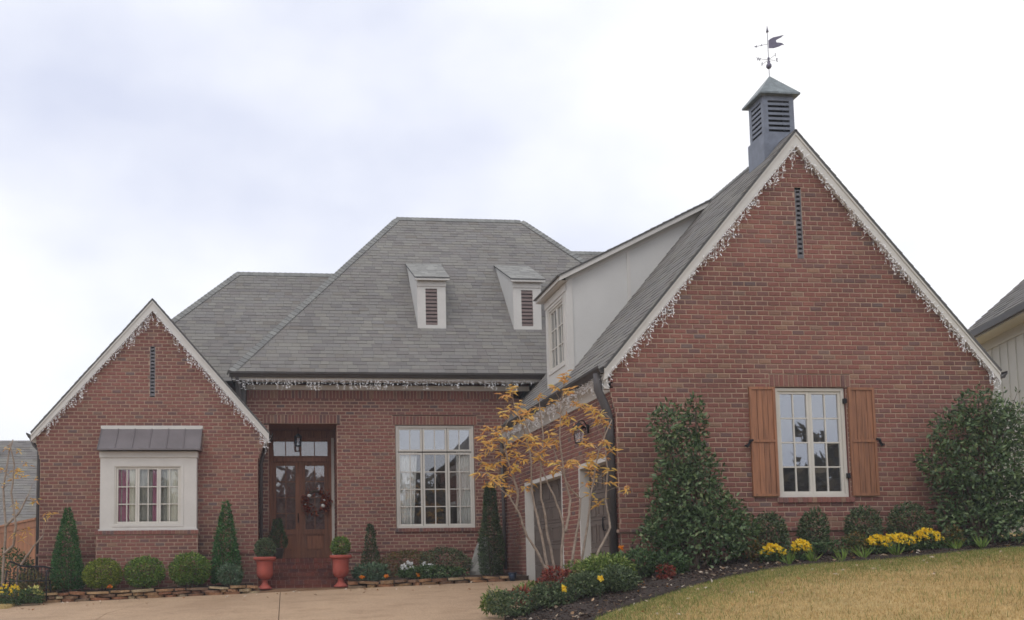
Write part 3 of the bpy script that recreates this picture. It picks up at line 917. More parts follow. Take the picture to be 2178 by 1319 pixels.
# hinge pins on the right jamb
for z in (1.28, 2.52):
    mb = MB(); mb.fbox(FR, WR[1] - .03, WR[1] + .012, z, z + .08, -.03, .03); mb.build('shutter_hinge', M_iron, house)
TB = .757
window(FC, *WC, [(0, .33, TB, 1, 2, 1), (.335, .665, TB, 1, 2, 1), (.67, 1, TB, 1, 2, 1), (0, .33, 0, TB - .012, 2, 4, M_glass4), (.335, .665, 0, TB - .012, 2, 4, M_glass4), (.67, 1, 0, TB - .012, 2, 4, M_glass4)], d=-.055)
room(FC, WC[0] + .02, WC[1] - .02, WC[2] + .02, WC[3] - .02, -.15, 1.05)

def curtain(name, label, F, a0, a1, z0, z1, d, mat, waves, amp=.03, taper=0.0):
    n = waves * 8
    mb = MB()
    for k, th in ((0, 0.0),):
        vs = []
        for j in range(9):
            zz = z0 + (z1 - z0) * j / 8
            for i in range(n + 1):
                t = i / n
                sh = taper * (1 - j / 8) * t
                vs.append(F.p(a0 + (a1 - a0) * t - sh, zz, d + amp * math.sin(t * waves * 2 * math.pi + .4 * math.sin(j)) + .4 * amp * math.sin(t * waves * 5.1)))
        mb.add(vs, [(j * (n + 1) + i, j * (n + 1) + i + 1, (j + 1) * (n + 1) + i + 1, (j + 1) * (n + 1) + i) for j in range(8) for i in range(n)])
    o = mb.build(name, mat, None, smooth=True)
    md = o.modifiers.new('thickness', 'SOLIDIFY'); md.thickness = .004
    return tag(o, label, 'curtain', 'curtains hanging inside the windows')
curtain('curtain', 'white sheer curtain at the left side of the tall window beside the front door', FC, WC[0] + .05, WC[0] + .52, WC[2] + .04, 2.66, -.132, M_curtain, 5, .012, .1)
curtain('curtain', 'white sheer curtain at the right side of the tall window beside the front door', FC, WC[1] - .42, WC[1] - .05, WC[2] + .04, 2.66, -.132, M_curtain, 5, .012)

# box bay window
YB = 21.917
FB = Frame((0, YB, 0), (1, 0, 0), (0, -1, 0))
BX0, BX1, BZ0, BZ1 = -3.905, -1.839, .783, 2.478
WB = (-3.596, -2.171, .874, 2.163)
bay = MB()
bay.fbox(FB, BX0, WB[0], BZ0, BZ1 - .001, -.3, 0); bay.fbox(FB, WB[1], BX1, BZ0, BZ1 - .001, -.3, 0)
bay.fbox(FB, WB[0], WB[1], BZ0, WB[2], -.3, 0); bay.fbox(FB, WB[0], WB[1], WB[3], BZ1 - .001, -.3, 0)
bayo = bay.build('box_bay', M_trim, house)
m_ = MB(); m_.fbox(FB, BX0 - .02, BX1 + .02, BZ1 - .13, BZ1, -.3, .025); m_.build('bay_fascia', M_trim, bayo)
m_ = MB(); m_.bars(FB, WB[0] - .05, WB[1] + .05, WB[2] - .04, WB[3] + .04, 0, .012, .048); m_.build('casing', M_trim, bayo)
m_ = MB(); m_.fbox(FB, BX0 - .03, BX1 + .03, BZ0 - .03, BZ0 - .002, -.3, .03); m_.build('bay_sill', M_trim, bayo)
window(FB, *WB, [(0, .333, 0, 1, 2, 3), (.333, .667, 0, 1, 2, 3), (.667, 1, 0, 1, 2, 3)], d=-.02, fw=.03, sw=.042, glass=M_glass2)
room(FB, WB[0] + .02, WB[1] - .02, WB[2] + .02, WB[3] - .02, -.32, .8)
curtain('curtain', 'mauve curtain at the left of the small bay window', FB, WB[0] + .05, WB[0] + .34, WB[2], WB[3], -.10, M_mauve, 3, .01)
curtain('curtain', 'cream curtain beside the mauve one at the left of the bay window', FB, WB[0] + .30, WB[0] + .52, WB[2], WB[3], -.092, M_beige, 3, .01)
curtain('curtain', 'mauve curtain in the middle of the small bay window', FB, WB[0] + .80, WB[0] + .97, WB[2], WB[3], -.10, M_mauve, 2, .01)
curtain('curtain', 'cream curtain at the right of the small bay window', FB, WB[1] - .32, WB[1] - .05, WB[2], WB[3], -.10, M_beige, 3, .01)
curtain('curtain', 'pale translucent curtain across the back of the bay window', FB, WB[0] + .1, WB[1] - .1, WB[2], WB[3], -.13, mat_plain('pale_drape', lin(178, 178, 168), .9, 5, .2, 30), 8, .02)
# metal roof over the bay, standing seams
z_lo, z_hi, y_lo, y_hi = 2.53, 3.045, 21.74, YL + .01
mb = MB(); mb.prism([(-3.95, y_lo, z_lo), (-3.95, y_hi, z_hi), (-3.95, y_hi, z_lo - .02), (-3.95, y_lo, z_lo - .035)], (2.205, 0, 0))
broof = mb.build('bay_roof', M_metalroof, house)
for i in range(7):
    x = -3.95 + .003 + i * (2.205 - .018) / 6
    s = MB(); s.prism([(x, y_lo - .003, z_lo + .002), (x, y_hi, z_hi + .002), (x, y_hi, z_hi + .026), (x, y_lo - .003, z_lo + .026)], (.014, 0, 0)); s.build('seam', M_metalroof, broof)
s = MB(); s.box(-3.96, -1.735, YL - .03, YL - .011, z_hi - .03, z_hi + .05); s.build('flashing', M_trim, broof)
# brick base under the bay
FBB = Frame((0, 21.88, 0), (1, 0, 0), (0, -1, 0))
wall(FBB, -.8, .67, lambda z: (-3.97, -1.81))
sill(FBB, -4.0, -1.79, .752, .03)
for xx, sg in ((-1.81, 1), (-3.97, -1)):
    Fs = Frame((xx, 0, 0), (0, sg, 0), (sg, 0, 0))
    wall(Fs, -.8, .67, (lambda z: (21.882, YL)) if sg > 0 else (lambda z: (-YL, -21.882)))

# cedar shutters
FS = Frame((0, YR - .012, 0), (1, 0, 0), (0, -1, 0))
for a0, a1, side in ((7.617, 8.06, 0), (9.33, 9.785, 1)):
    z0, z1 = .985, 2.782
    mb = MB(); zm_ = z0 + (z1 - z0) * .505
    mb.bars(FS, a0, a1, z0, z1, 0, .042, .042)
    mb.fbox(FS, a0 + .042, a1 - .042, zm_ - .022, zm_ + .022, 0, .041)
    sh = mb.build('shutter', M_cedar, house)
    npk = 4; w = (a1 - a0 - .084) / npk
    for i in range(npk):
        for q0, q1 in ((z0 + .042, zm_ - .022), (zm_ + .022, z1 - .042)):
            p = MB(); p.fbox(FS, a0 + .042 + i * w + .003, a0 + .042 + (i + 1) * w - .003, q0, q1, 0, .022 + .003 * (i % 2)); p.build('plank', M_cedar, sh)
    # S-shaped holdback on the outer edge
    x = a0 if side == 0 else a1; sg = -1 if side == 0 else 1
    mb = MB(); zc = 1.86 if side else 1.84
    mb.tube([FS.p(x - sg * .02, zc + .06, .06), FS.p(x + sg * .03, zc + .05, .065), FS.p(x + sg * .05, zc, .06), FS.p(x + sg * .08, zc - .04, .05), FS.p(x + sg * .12, zc - .03, .05)], [.018, .026, .02, .028, .016], 6)
    mb.build('shutter_holdback', M_iron, house)

# ------------------------------------------------------------------ front entry
YD = 24.40
FD = Frame((0, YD, 0), (1, 0, 0), (0, -1, 0))
mb = MB(); mb.fbox(FD, DO[0] + .001, DO[1] - .001, 3.09, 3.28, -.1, .0); mb.build('door_header', M_door, house)
mb = MB(); mb.quad((DO[0], YC + .1, 3.284), (DO[1], YC + .1, 3.284), (DO[1], YD, 3.284), (DO[0], YD, 3.284)); mb.quad((DO[0], YC, 3.286), (DO[1], YC, 3.286), (DO[1], YC + .1, 3.286), (DO[0], YC + .1, 3.286)); mb.build('porch_ceiling', M_door, house)
fr = MB(); fr.fbox(FD, DO[0] + .001, -.225, .11, 3.09, -.1, .03); fr.fbox(FD, 1.20, 1.245, .11, 3.09, -.1, .03)
fr.fbox(FD, -.225, 1.20, 2.50, 2.60, -.1, .035); fr.fbox(FD, -.225, 1.20, 3.05, 3.09, -.1, .03)
frame = fr.build('door_frame', M_door, house)
mb = MB(); mb.fbox(FD, 1.246, DO[1] - .001, .11, 3.09, -.1, .045); mb.build('casing', M_frame, frame)
# transom
tb = MB(); tb.bars(FD, -.225, 1.20, 2.601, 3.05, -.06, .0, .045); tb.fbox(FD, .462, .512, 2.647, 3.004, -.06, 0); tb.fbox(FD, .107, .13, 2.647, 3.004, -.05, -.012); tb.fbox(FD, .82, .843, 2.647, 3.004, -.05, -.012)
tr = tb.build('transom_window', M_door, house)
for xa, xb in ((-.18, .118), (.118, .462), (.512, .83), (.83, 1.155)):
    g = MB(); g.quad(FD.p(xa, 2.647, -.03), FD.p(xb, 2.647, -.03), FD.p(xb, 3.004, -.03), FD.p(xa, 3.004, -.03)); g.build('pane', M_glass4, tr)
def leaf(a0, a1):
    z0, z1 = .13, 2.498
    st = .115 if a0 < 0 else .13
    ga, gb, gz0, gz1 = a0 + .11, a1 - .13, .83, 2.40
    mb = MB(); P = FD
    mb.fbox(P, a0, ga, z0, z1, -.06, 0); mb.fbox(P, gb, a1, z0, z1, -.06, 0)
    mb.fbox(P, ga, gb, gz1, z1, -.06, 0); mb.fbox(P, ga, gb, .71, gz0, -.06, 0); mb.fbox(P, ga, gb, z0, .30, -.06, 0)
    mb.fbox(P, ga, gb, .30, .71, -.06, -.03)
    d = mb.build('door_leaf', M_door, house)
    p = MB(); p.prism([FD.p(ga + .05, .35, -.012), FD.p(gb - .05, .35, -.012), FD.p(gb - .05, .66, -.012), FD.p(ga + .05, .66, -.012)], (0, .018, 0)); p.build('raised_panel', M_door, d)
    m = MB(); c = (ga + gb) / 2
    m.fbox(P, c - .011, c + .011, gz0, gz1, -.045, -.01)
    for j in range(1, 4):
        z = gz0 + (gz1 - gz0) * j / 4
        m.fbox(P, ga, c - .011, z - .011, z + .011, -.044, -.011); m.fbox(P, c + .011, gb, z - .011, z + .011, -.044, -.011)
    m.build('muntin', M_door, d)
    for i in range(2):
        for j in range(4):
            xa, xb = (ga, c) if i == 0 else (c, gb); za, zb = gz0 + (gz1 - gz0) * j / 4, gz0 + (gz1 - gz0) * (j + 1) / 4
            t1 = random.uniform(-.002, .002)
            g = MB(); g.quad(FD.p(xa, za, -.028 + t1), FD.p(xb, za, -.028 - t1), FD.p(xb, zb, -.028 - t1), FD.p(xa, zb, -.028 + t1)); g.build('pane', M_glass4, d)
    return d
leaf(-.224, .484)
lf2 = leaf(.488, 1.198)
mb = MB(); mb.tube([FD.p(.42, 1.0, .0), FD.p(.42, 1.0, .05), FD.p(.42, 1.12, .06), FD.p(.42, 1.22, .03), FD.p(.42, 1.22, 0)], .012, 6); mb.build('door_handle', M_iron, lf2)
room(FD, -.2, 1.19, .3, 3.0, -.12, 5.0)

# entry steps: four risers
for i, (y0, y1, zt) in enumerate(((21.6, 21.92, -.37), (21.92, 22.22, -.205), (22.22, 22.52, -.042), (22.52, 24.42, .11))):
    x0, x1 = -.5 if i == 0 else -.45, 1.46 if i == 0 else 1.42
    if i == 3: x0, x1 = DO[0] - .02, DO[1] + .02
    mb = MB(); mb.box(x0, x1, y0 + .01, y1 + .01 if i < 3 else y1, -.9, zt - .01)
    if i == 3: mb = MB(); mb.box(x0, x1, y0 + .01, YC - .005, -.9, zt - .01); mb.box(DO[0] + .002, DO[1] - .002, YC - .003, 24.42, -.9, zt - .012)
    st = mb.build('entry_step', M_mortar, house)
    n = round((x1 - x0) / .1); w = (x1 - x0) / n
    bm = MB(); bm.box(-w / 2 + .005, w / 2 - .005, -.012, .3, -.085, 0); me = bm.mesh('step_brick'); me.materials.append(M_step)
    for k in range(n):
        inst('step_brick', me, Matrix.Translation((x0 + (k + .5) * w, y0, zt + random.uniform(-.003, .003))), st)
    n2 = round((x1 - x0) / BL); w2 = (x1 - x0) / n2
    bm = MB(); bm.box(-w2 / 2 + .005, w2 / 2 - .005, 0, .05, -.07, 0); me2 = bm.mesh('riser_brick'); me2.materials.append(M_step)
    for k in range(n2):
        inst('riser_brick', me2, Matrix.Translation((x0 + (k + .5) * w2, y0 + .002, zt - .092)), st)
mb = MB()
mb.hexa([(-.62, 21.0, z_drive(-.62, 21) - .1), (1.46, 21.0, z_drive(1.46, 21) - .1), (1.46, 21.62, -.75), (-.62, 21.62, -.75), (-.62, 21.0, z_drive(-.62, 21) + .012), (1.46, 21.0, z_drive(1.46, 21) + .012), (1.46, 21.62, -.53), (-.62, 21.62, -.545)])
mb.build('entry_pad', mat_plain('entry_mortar', lin(132, 102, 76), .9, 3, .25, 50, .4), None, kind='structure')

# ------------------------------------------------------------------ garage doors
for (a, b) in GD:
    zb_ = z_drive(XG, -(a + b) / 2) - .08
    tw = .05
    t = MB(); t.fbox(FG, a, a + tw, zb_, GT, -.24, .012); t.fbox(FG, b - tw, b, zb_, GT, -.24, .012); t.fbox(FG, a + tw, b - tw, GT - .08, GT, -.24, .011)
    gdo = t.build('garage_door', M_trim, house)
    x0, x1, zt = a + tw, b - tw, GT - .08
    rows, cols = 5, 4
    hh = (zt - zb_) / rows; ww = (x1 - x0) / cols
    for r_ in range(rows):
        s = MB(); s.fbox(FG, x0, x1, zb_ + r_ * hh + .004, zb_ + (r_ + 1) * hh - .004, -.23, -.17)
        for c_ in range(cols):
            p, q = x0 + c_ * ww + .06, x0 + (c_ + 1) * ww - .06
            s.bars(FG, p, q, zb_ + r_ * hh + .07, zb_ + (r_ + 1) * hh - .07, -.17, -.155, .03)
        s.build('door_section', M_garage, gdo)
    h = MB(); xm = b - tw - .25 if a < -18 else (x0 + x1) / 2
    for xq in (xm,): h.tube([FG.p(xq, .72, -.17), FG.p(xq, .72, -.13), FG.p(xq, .6, -.12), FG.p(xq, .5, -.13), FG.p(xq, .5, -.17)], .014, 6)
    h.build('pull_handle', M_iron, gdo)

# ------------------------------------------------------------------ roof dormers with louvres
def roof_z(y): return MEZ + MS * (y - ME_)
def small_dormer(x0):
    w = .715; x1 = x0 + w; yf = 23.95; zb0 = roof_z(yf); zt = 7.085
    def sz_(y): return 7.06 - .03 + (8.075 - 7.06) / (26.03 - 23.80) * (y - 23.80)
    yb_ = ME_ + (zt + .45 * 0 - MEZ) / MS
    F = Frame((0, yf, 0), (1, 0, 0), (0, -1, 0))
    lx0, lx1, lz0, lz1 = x0 + .205, x0 + .50, 5.875, 6.80
    f = MB()
    f.fbox(F, x0, lx0, zb0, zt, -.05, 0); f.fbox(F, lx1, x1, zb0, zt, -.05, 0); f.fbox(F, lx0, lx1, zb0, lz0, -.05, 0); f.fbox(F, lx0, lx1, lz1, zt, -.05, 0)
    d = f.build('roof_dormer', M_trim, house)
    ym = yf + .051
    for xx in (x0, x1 - .03):
        c = MB(); zr = zt + .42 * (yb_ + .35 - yf)
        c.prism([(xx, ym, roof_z(ym) - .05), (xx, ym, sz_(ym)), (xx, 25.95, sz_(25.95)), (xx, 26.0, roof_z(26.0) - .1)], (.03, 0, 0)); c.build('cheek', M_siding, d)
    b = MB(); b.fbox(F, x0 - .012, x1 + .012, 6.86, 6.97, .001, .022); b.build('head_board', M_trim, d)
    r = MB(); yl = 23.80; ybk = 26.03
    zl_, zbk = 7.06, 8.075
    r.prism([(x0 - .08, yl, zl_), (x1 + .09, yl, zl_), (x1 + .24, ybk, zbk), (x0 - .03, ybk, zbk)], (0, 0, -.03)); ro = r.build('shed_roof', M_roofbase, d)
    r = MB(); r.box(x0 - .075, x1 + .085, yl + .012, yl + .035, 6.985, 7.028); r.build('fascia_board', M_trim, d)
    r = MB(); r.box(x0 - .06, x1 + .07, yl + .036, yf - .001, 7.0, 7.02); r.build('soffit', M_trim, d)
    sv = MB()
    for i in range(16):
        t0, t1 = i / 16, (i + 1.1) / 16
        xa, xb = x0 - .08 + .05 * t0, x1 + .09 + .15 * t0
        x = xa
        while x < xb - .01:
            q = min(xb, x + random.uniform(.18, .32))
            def pt(xx, t, h): return (xx, yl + (ybk - yl) * t, zl_ + (zbk - zl_) * t + h)
            tk = random.choice((.006, .011))
            sv.add([pt(x + .003, t0, tk), pt(q - .003, t0, tk), pt(q - .003, min(t1, 1), .003), pt(x + .003, min(t1, 1), .003), pt(x + .003, t0, 0), pt(q - .003, t0, 0)], [(0, 1, 2, 3), (4, 5, 1, 0)])
            x = q
    sv.build('shed_shingles', M_shed_skylit, d, kind='stuff')
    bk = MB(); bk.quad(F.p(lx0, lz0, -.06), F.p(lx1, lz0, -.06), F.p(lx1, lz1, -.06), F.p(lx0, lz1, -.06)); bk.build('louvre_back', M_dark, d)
    n = 10; st = (lz1 - lz0) / n
    for i in range(n):
        z = lz0 + i * st
        s = MB(); s.prism([F.p(lx0, z + .004, -.004), F.p(lx0, z + st * .75, -.05), F.p(lx0, z + st * .75 + .02, -.05), F.p(lx0, z + st * .6, -.004)], (lx1 - lx0, 0, 0)); s.build('slat', M_louvre2, d)
small_dormer(3.405)
small_dormer(5.845)

# wide shed dormer on the garage roof
XD = 5.575
dy0, dy1 = 18.50, 20.03        # near and far ends
def wing_z(x): return rz(x, RA, RZ, SLR)
FDm = Frame((XD, 0, 0), (0, -1, 0), (-1, 0, 0))
ztop = 5.46
wy0, wy1, wz0, wz1 = 18.73, 19.82, 3.86, 5.185
f = MB()
f.fbox(FDm, -dy1, -wy1, wing_z(XD) - .1, ztop, -.06, 0); f.fbox(FDm, -wy0, -dy0, wing_z(XD) - .1, ztop, -.06, 0)
f.fbox(FDm, -wy1, -wy0, wing_z(XD) - .1, wz0, -.06, 0); f.fbox(FDm, -wy1, -wy0, wz1, ztop, -.06, 0)
sd = f.build('shed_dormer', M_trim, house)
SDL = (7.12 - 5.50) / (RA - 5.40)
def shed_z(x): return 5.50 + SDL * (x - 5.40)
for yy in (dy0 + .001, dy1 - .03):
    c = MB(); xm = (RA + (7.145 - 5.50 - .06) * 0)
    pts = [(XD + .061, yy, wing_z(XD + .061) - .12), (XD + .061, yy, shed_z(XD + .061) - .02), (RA - .05, yy, shed_z(RA - .05) - .05), (RA - .1, yy, wing_z(RA - .1) - .15)]
    c.prism(pts, (0, .03, 0)); c.build('cheek', M_siding, sd)
# trim on the near cheek: corner board, frieze, batten
c = MB(); c.prism([(XD - .012, dy0 - .022, wing_z(XD) - .1), (XD + .12, dy0 - .022, wing_z(XD + .12) - .1), (XD + .12, dy0 - .022, shed_z(XD + .12) - .1), (XD - .012, dy0 - .022, shed_z(XD) - .05)], (0, .02, 0)); c.build('corner_board', M_trim, sd)
c = MB(); c.prism([(XD + .122, dy0 - .02, shed_z(XD + .122) - .16), (RA - .25, dy0 - .02, shed_z(RA - .25) - .16), (RA - .2, dy0 - .02, shed_z(RA - .2) - .03), (XD + .122, dy0 - .02, shed_z(XD + .122) - .03)], (0, .019, 0)); c.build('frieze', M_trim, sd)
xb_ = 6.82
c = MB(); c.prism([(xb_, dy0 - .018, wing_z(xb_) - .1), (xb_ + .065, dy0 - .018, wing_z(xb_ + .065) - .1), (xb_ + .065, dy0 - .018, shed_z(xb_ + .065) - .161), (xb_, dy0 - .018, shed_z(xb_) - .161)], (0, .017, 0)); c.build('batten', M_trim, sd)
c = MB(); c.fbox(FDm, -dy1 - .005, -dy0 + .022, ztop - .2, ztop - .05, .001, .02); c.build('head_board', M_trim, sd)
# shed roof with rake fascia
ry0, ry1 = 18.33, 20.17
c = MB(); c.prism([(5.40, ry0, 5.50), (RA, ry0, shed_z(RA)), (RA, ry0, shed_z(RA) - .09), (5.40, ry0, 5.41)], (0, .03, 0)); c.build('rake_board', M_trim, sd)
c = MB(); c.prism([(5.40, ry0 + .031, 5.499), (5.40, ry1, 5.499), (5.40, ry1, 5.43), (5.40, ry0 + .031, 5.43)], (.03, 0, 0)); c.build('fascia_board', M_trim, sd)
c = MB(); c.quad((5.43, ry0 + .03, 5.425), (XD, ry0 + .03, 5.425), (XD, ry1, 5.425), (5.43, ry1, 5.425)); c.build('soffit', M_trim, sd)
_h = house
shingle_plane([(5.36, ry0 - .02, shed_z(5.36) + .028), (5.36, ry1 + .02, shed_z(5.36) + .028), (RA, ry1 + .02, shed_z(RA) + .028), (RA, ry0 - .02, shed_z(RA) + .028)], deck=.02)
window(FDm, -wy1, -wy0, wz0, wz1, [(0, .5, 0, 1, 2, 3), (.5, 1, 0, 1, 2, 3)], d=-.02, fw=.045, sw=.04)
m_ = MB(); m_.bars(FDm, -wy1 - .04, -wy0 + .04, wz0 - .04, wz1 + .04, 0.001, .016, .038); m_.build('casing', M_trim, sd)
cb = MB(); cb.box(XD + .15, XD + .16, wy0 - .1, wy1 + .1, wz0 - .05, wz1 + .05); cb.build('window_blind', mat_plain('blind', lin(176, 176, 170), .8, 3, .08, 30), sd)

# ------------------------------------------------------------------ cupola on the garage ridge
CX0, CX1, CY0, CY1 = 8.335, 8.893, 15.72, 16.24
cz0, cz1 = 7.20, 8.0
cp = MB()
p_ = .085
for x in (CX0, CX1 - p_):
    for y in (CY0, CY1 - p_): cp.box(x, x + p_, y, y + p_, cz0, cz1)
cp.box(CX0 + p_, CX1 - p_, CY0, CY0 + .04, cz1 - .1, cz1); cp.box(CX0 + p_, CX1 - p_, CY1 - .04, CY1, cz1 - .1, cz1)
cp.box(CX0, CX0 + .04, CY0 + p_, CY1 - p_, cz1 - .1, cz1); cp.box(CX1 - .04, CX1, CY0 + p_, CY1 - p_, cz1 - .1, cz1)
cup = cp.build('cupola', M_cupola, house)
b = MB(); b.box(CX0 - .03, CX1 + .005, CY0 - .03, CY1 + .03, 6.4, cz0 + .09); b.build('cupola_base', M_cupola, cup)
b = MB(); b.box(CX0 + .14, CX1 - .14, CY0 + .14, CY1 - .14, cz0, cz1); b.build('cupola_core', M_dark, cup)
n = 7; st = (cz1 - .1 - cz0 - .09) / n
for i in range(n):
    z = cz0 + .095 + i * st
    for (A0, A1, fixed, axis, sg) in ((CX0 + p_, CX1 - p_, CY0, 'x', 1), (CX0 + p_, CX1 - p_, CY1, 'x', -1), (CY0 + p_, CY1 - p_, CX0, 'y', 1), (CY0 + p_, CY1 - p_, CX1, 'y', -1)):
        s = MB(); L = A1 - A0
        pr = [(0.004, 0), (.07, st * .6), (.07, st * .6 + .02), (.004, st * .52)]
        if axis == 'x': s.prism([(A0, fixed + sg * d_, z + h_) for d_, h_ in pr], (L, 0, 0))
        else: s.prism([(fixed + sg * d_, A0, z + h_) for d_, h_ in pr], (0, L, 0))
        s.build('slat', M_cupola, cup)
rf = MB(); o_ = .085; ex0, ex1, ey0, ey1 = CX0 - o_, CX1 + o_, CY0 - o_, CY1 + o_
apx = ((CX0 + CX1) / 2, (CY0 + CY1) / 2, 8.475)
zc = 8.02
rf.add([(ex0, ey0, zc), (ex1, ey0, zc), (ex1, ey1, zc), (ex0, ey1, zc), apx, (ex0, ey0, zc - .03), (ex1, ey0, zc - .03), (ex1, ey1, zc - .03), (ex0, ey1, zc - .03)],
       [(0, 1, 4), (1, 2, 4), (2, 3, 4), (3, 0, 4), (5, 6, 1, 0), (6, 7, 2, 1), (7, 8, 3, 2), (8, 5, 0, 3), (8, 7, 6, 5)])
rf.build('cupola_roof', M_cuproof, cup)

# weathervane
vx, vy = apx[0], apx[1]
vane = thing('weathervane', (vx, vy, 8.47), 'metal weathervane with a swallow-tailed banner and compass letters on the cupola', 'weathervane')
b = MB(); b.tube([(vx, vy, 8.45), (vx - .002, vy, 9.30)], .006, 6); b.build('pole', M_vane, vane)
b = MB(); b.lathe([(.001, -.075), (.03, -.06), (.048, -.03), (.045, .005), (.022, .035), (.03, .06), (.012, .085), (.018, .11), (.022, .125), (.012, .145), (.001, .15)], (vx, vy, 8.675), 14); b.build('finial_ball', M_vane, vane, smooth=True)
b = MB(); b.lathe([(.024, 0), (.016, .04), (.008, .08), (.001, .13)], (vx, vy, 9.285), 10); b.build('spear_tip', M_vane, vane, smooth=True)
ang = math.radians(8)
ux, uy = math.cos(ang), -math.sin(ang)
def vp(a, z, d=0): return (vx + ux * a - uy * d, vy + uy * a + ux * d, z)
flag = [(.012, 8.985), (.10, 8.985), (.19, 9.01), (.25, 9.04), (.285, 9.035), (.25, 9.075), (.20, 9.085), (.15, 9.09), (.145, 9.13), (.18, 9.15), (.24, 9.18), (.29, 9.225), (.20, 9.205), (.10, 9.185), (.05, 9.16), (.012, 9.13)]
b = MB(); b.prism([vp(a, z, -.003) for a, z in flag], Vector(vp(0, 0, .006)) - Vector(vp(0, 0, 0))); b.build('banner', M_vane, vane)
b = MB(); b.tube([vp(0, 9.065), vp(-.20, 9.025)], .0045, 5); b.prism([vp(-.245, 9.018, -.003), vp(-.19, 9.05, -.003), vp(-.20, 9.026, -.003), vp(-.185, 9.005, -.003)], Vector(vp(0, 0, .006)) - Vector(vp(0, 0, 0))); b.prism([vp(-.115, 9.065, -.003), vp(-.09, 9.045, -.003), vp(-.13, 9.022, -.003)], Vector(vp(0, 0, .006)) - Vector(vp(0, 0, 0))); b.build('arrow', M_vane, vane)
arms = MB()
arms.tube([(vx - .16, vy - .03, 8.765), (vx + .14, vy + .03, 8.785)], .004, 5); arms.tube([(vx - .03, vy + .15, 8.775), (vx + .03, vy - .15, 8.775)], .004, 5)
arms.build('compass_arms', M_vane, vane)
def letter(txt, loc, rot, size=.085):
    cu = bpy.data.curves.new('compass_letter', 'FONT'); cu.body = txt; cu.size = size; cu.extrude = .003; cu.offset = .0015; cu.align_x = 'CENTER'; cu.align_y = 'CENTER'
    o = bpy.data.objects.new('tmp_letter', cu); COL.objects.link(o)
    bpy.context.view_layer.update()
    me = bpy.data.meshes.new_from_object(o.evaluated_get(bpy.context.evaluated_depsgraph_get()))
    COL.objects.unlink(o); bpy.data.objects.remove(o)
    me.materials.clear(); me.materials.append(M_vane)
    m = Matrix.Translation(loc) @ Matrix.Rotation(rot, 4, 'Z') @ Matrix.Rotation(math.pi / 2, 4, 'X')
    inst('compass_letter', me, m, vane)
letter('W', (vx - .2, vy - .035, 8.755), .2)
letter('E', (vx + .175, vy + .035, 8.795), .2)
letter('N', (vx - .035, vy + .17, 8.78), 1.3)
letter('S', (vx + .035, vy - .17, 8.775), 1.3)

# ------------------------------------------------------------------ emit bricks and shingles
singles.sort(key=lambda t: t[0])
wall_root = [o for o in house.children if o.name.startswith('brick_wall')][0]
for d, me, m in singles[:300]:
    inst('brick', me, m, wall_root)
for d, me, m in singles[300:]:
    vs = [m @ v.co for v in me.vertices]
    loose.add(vs, [tuple(p.vertices) for p in me.polygons])
loose.build('brickwork', M_bricks, house, kind='stuff')
for me, m in sh_single: inst('shingle', me, m, house)
shing.build('shingles', M_shingles, house, kind='stuff')

# ------------------------------------------------------------------ wall lanterns
def lantern(x, y, z, nx, ny, label, s=1.0):
    t = thing('wall_lantern', (x, y, z), label, 'lantern', None)
    b = MB(); cx_, cy_ = x + nx * .13 * s, y + ny * .13 * s
    b.tube([(x, y, z + .1 * s), (x + nx * .07 * s, y + ny * .07 * s, z + .2 * s), (cx_, cy_, z + .19 * s), (cx_, cy_, z + .15 * s)], .009 * s, 6); b.box(x - .03 if nx == 0 else min(x, x + nx * .02), x + .03 if nx == 0 else max(x, x + nx * .02), y - .03 if ny == 0 else min(y, y + ny * .02), y + .03 if ny == 0 else max(y, y + ny * .02), z + .02 * s, z + .14 * s)
    b.build('bracket', M_iron, t)
    b = MB(); h = .075 * s
    b.lathe([(.02 * s, .17 * s), (.1 * s, .10 * s), (.1 * s, .085 * s), (.0, .085 * s)], (cx_, cy_, z), 4); b.lathe([(.06 * s, -.13 * s), (.065 * s, -.11 * s), (.02, -.11 * s)], (cx_, cy_, z), 4)
    for k in range(4):
        w = math.pi / 2 * k
        b.tube([(cx_ + .09 * s * math.cos(w), cy_ + .09 * s * math.sin(w), z + .09 * s), (cx_ + .06 * s * math.cos(w), cy_ + .06 * s * math.sin(w), z - .12 * s)], .006 * s, 4)
    b.build('lantern_cage', M_iron, t)
    g = MB(); g.lathe([(.052 * s, -.11 * s), (.08 * s, .085 * s)], (cx_, cy_, z), 4); g.build('lantern_glass', M_glass3, t)
lantern(XG - .02, 16.70, 2.18, -1, 0, 'dark metal lantern on the brick pier between the garage doors', 1.25)

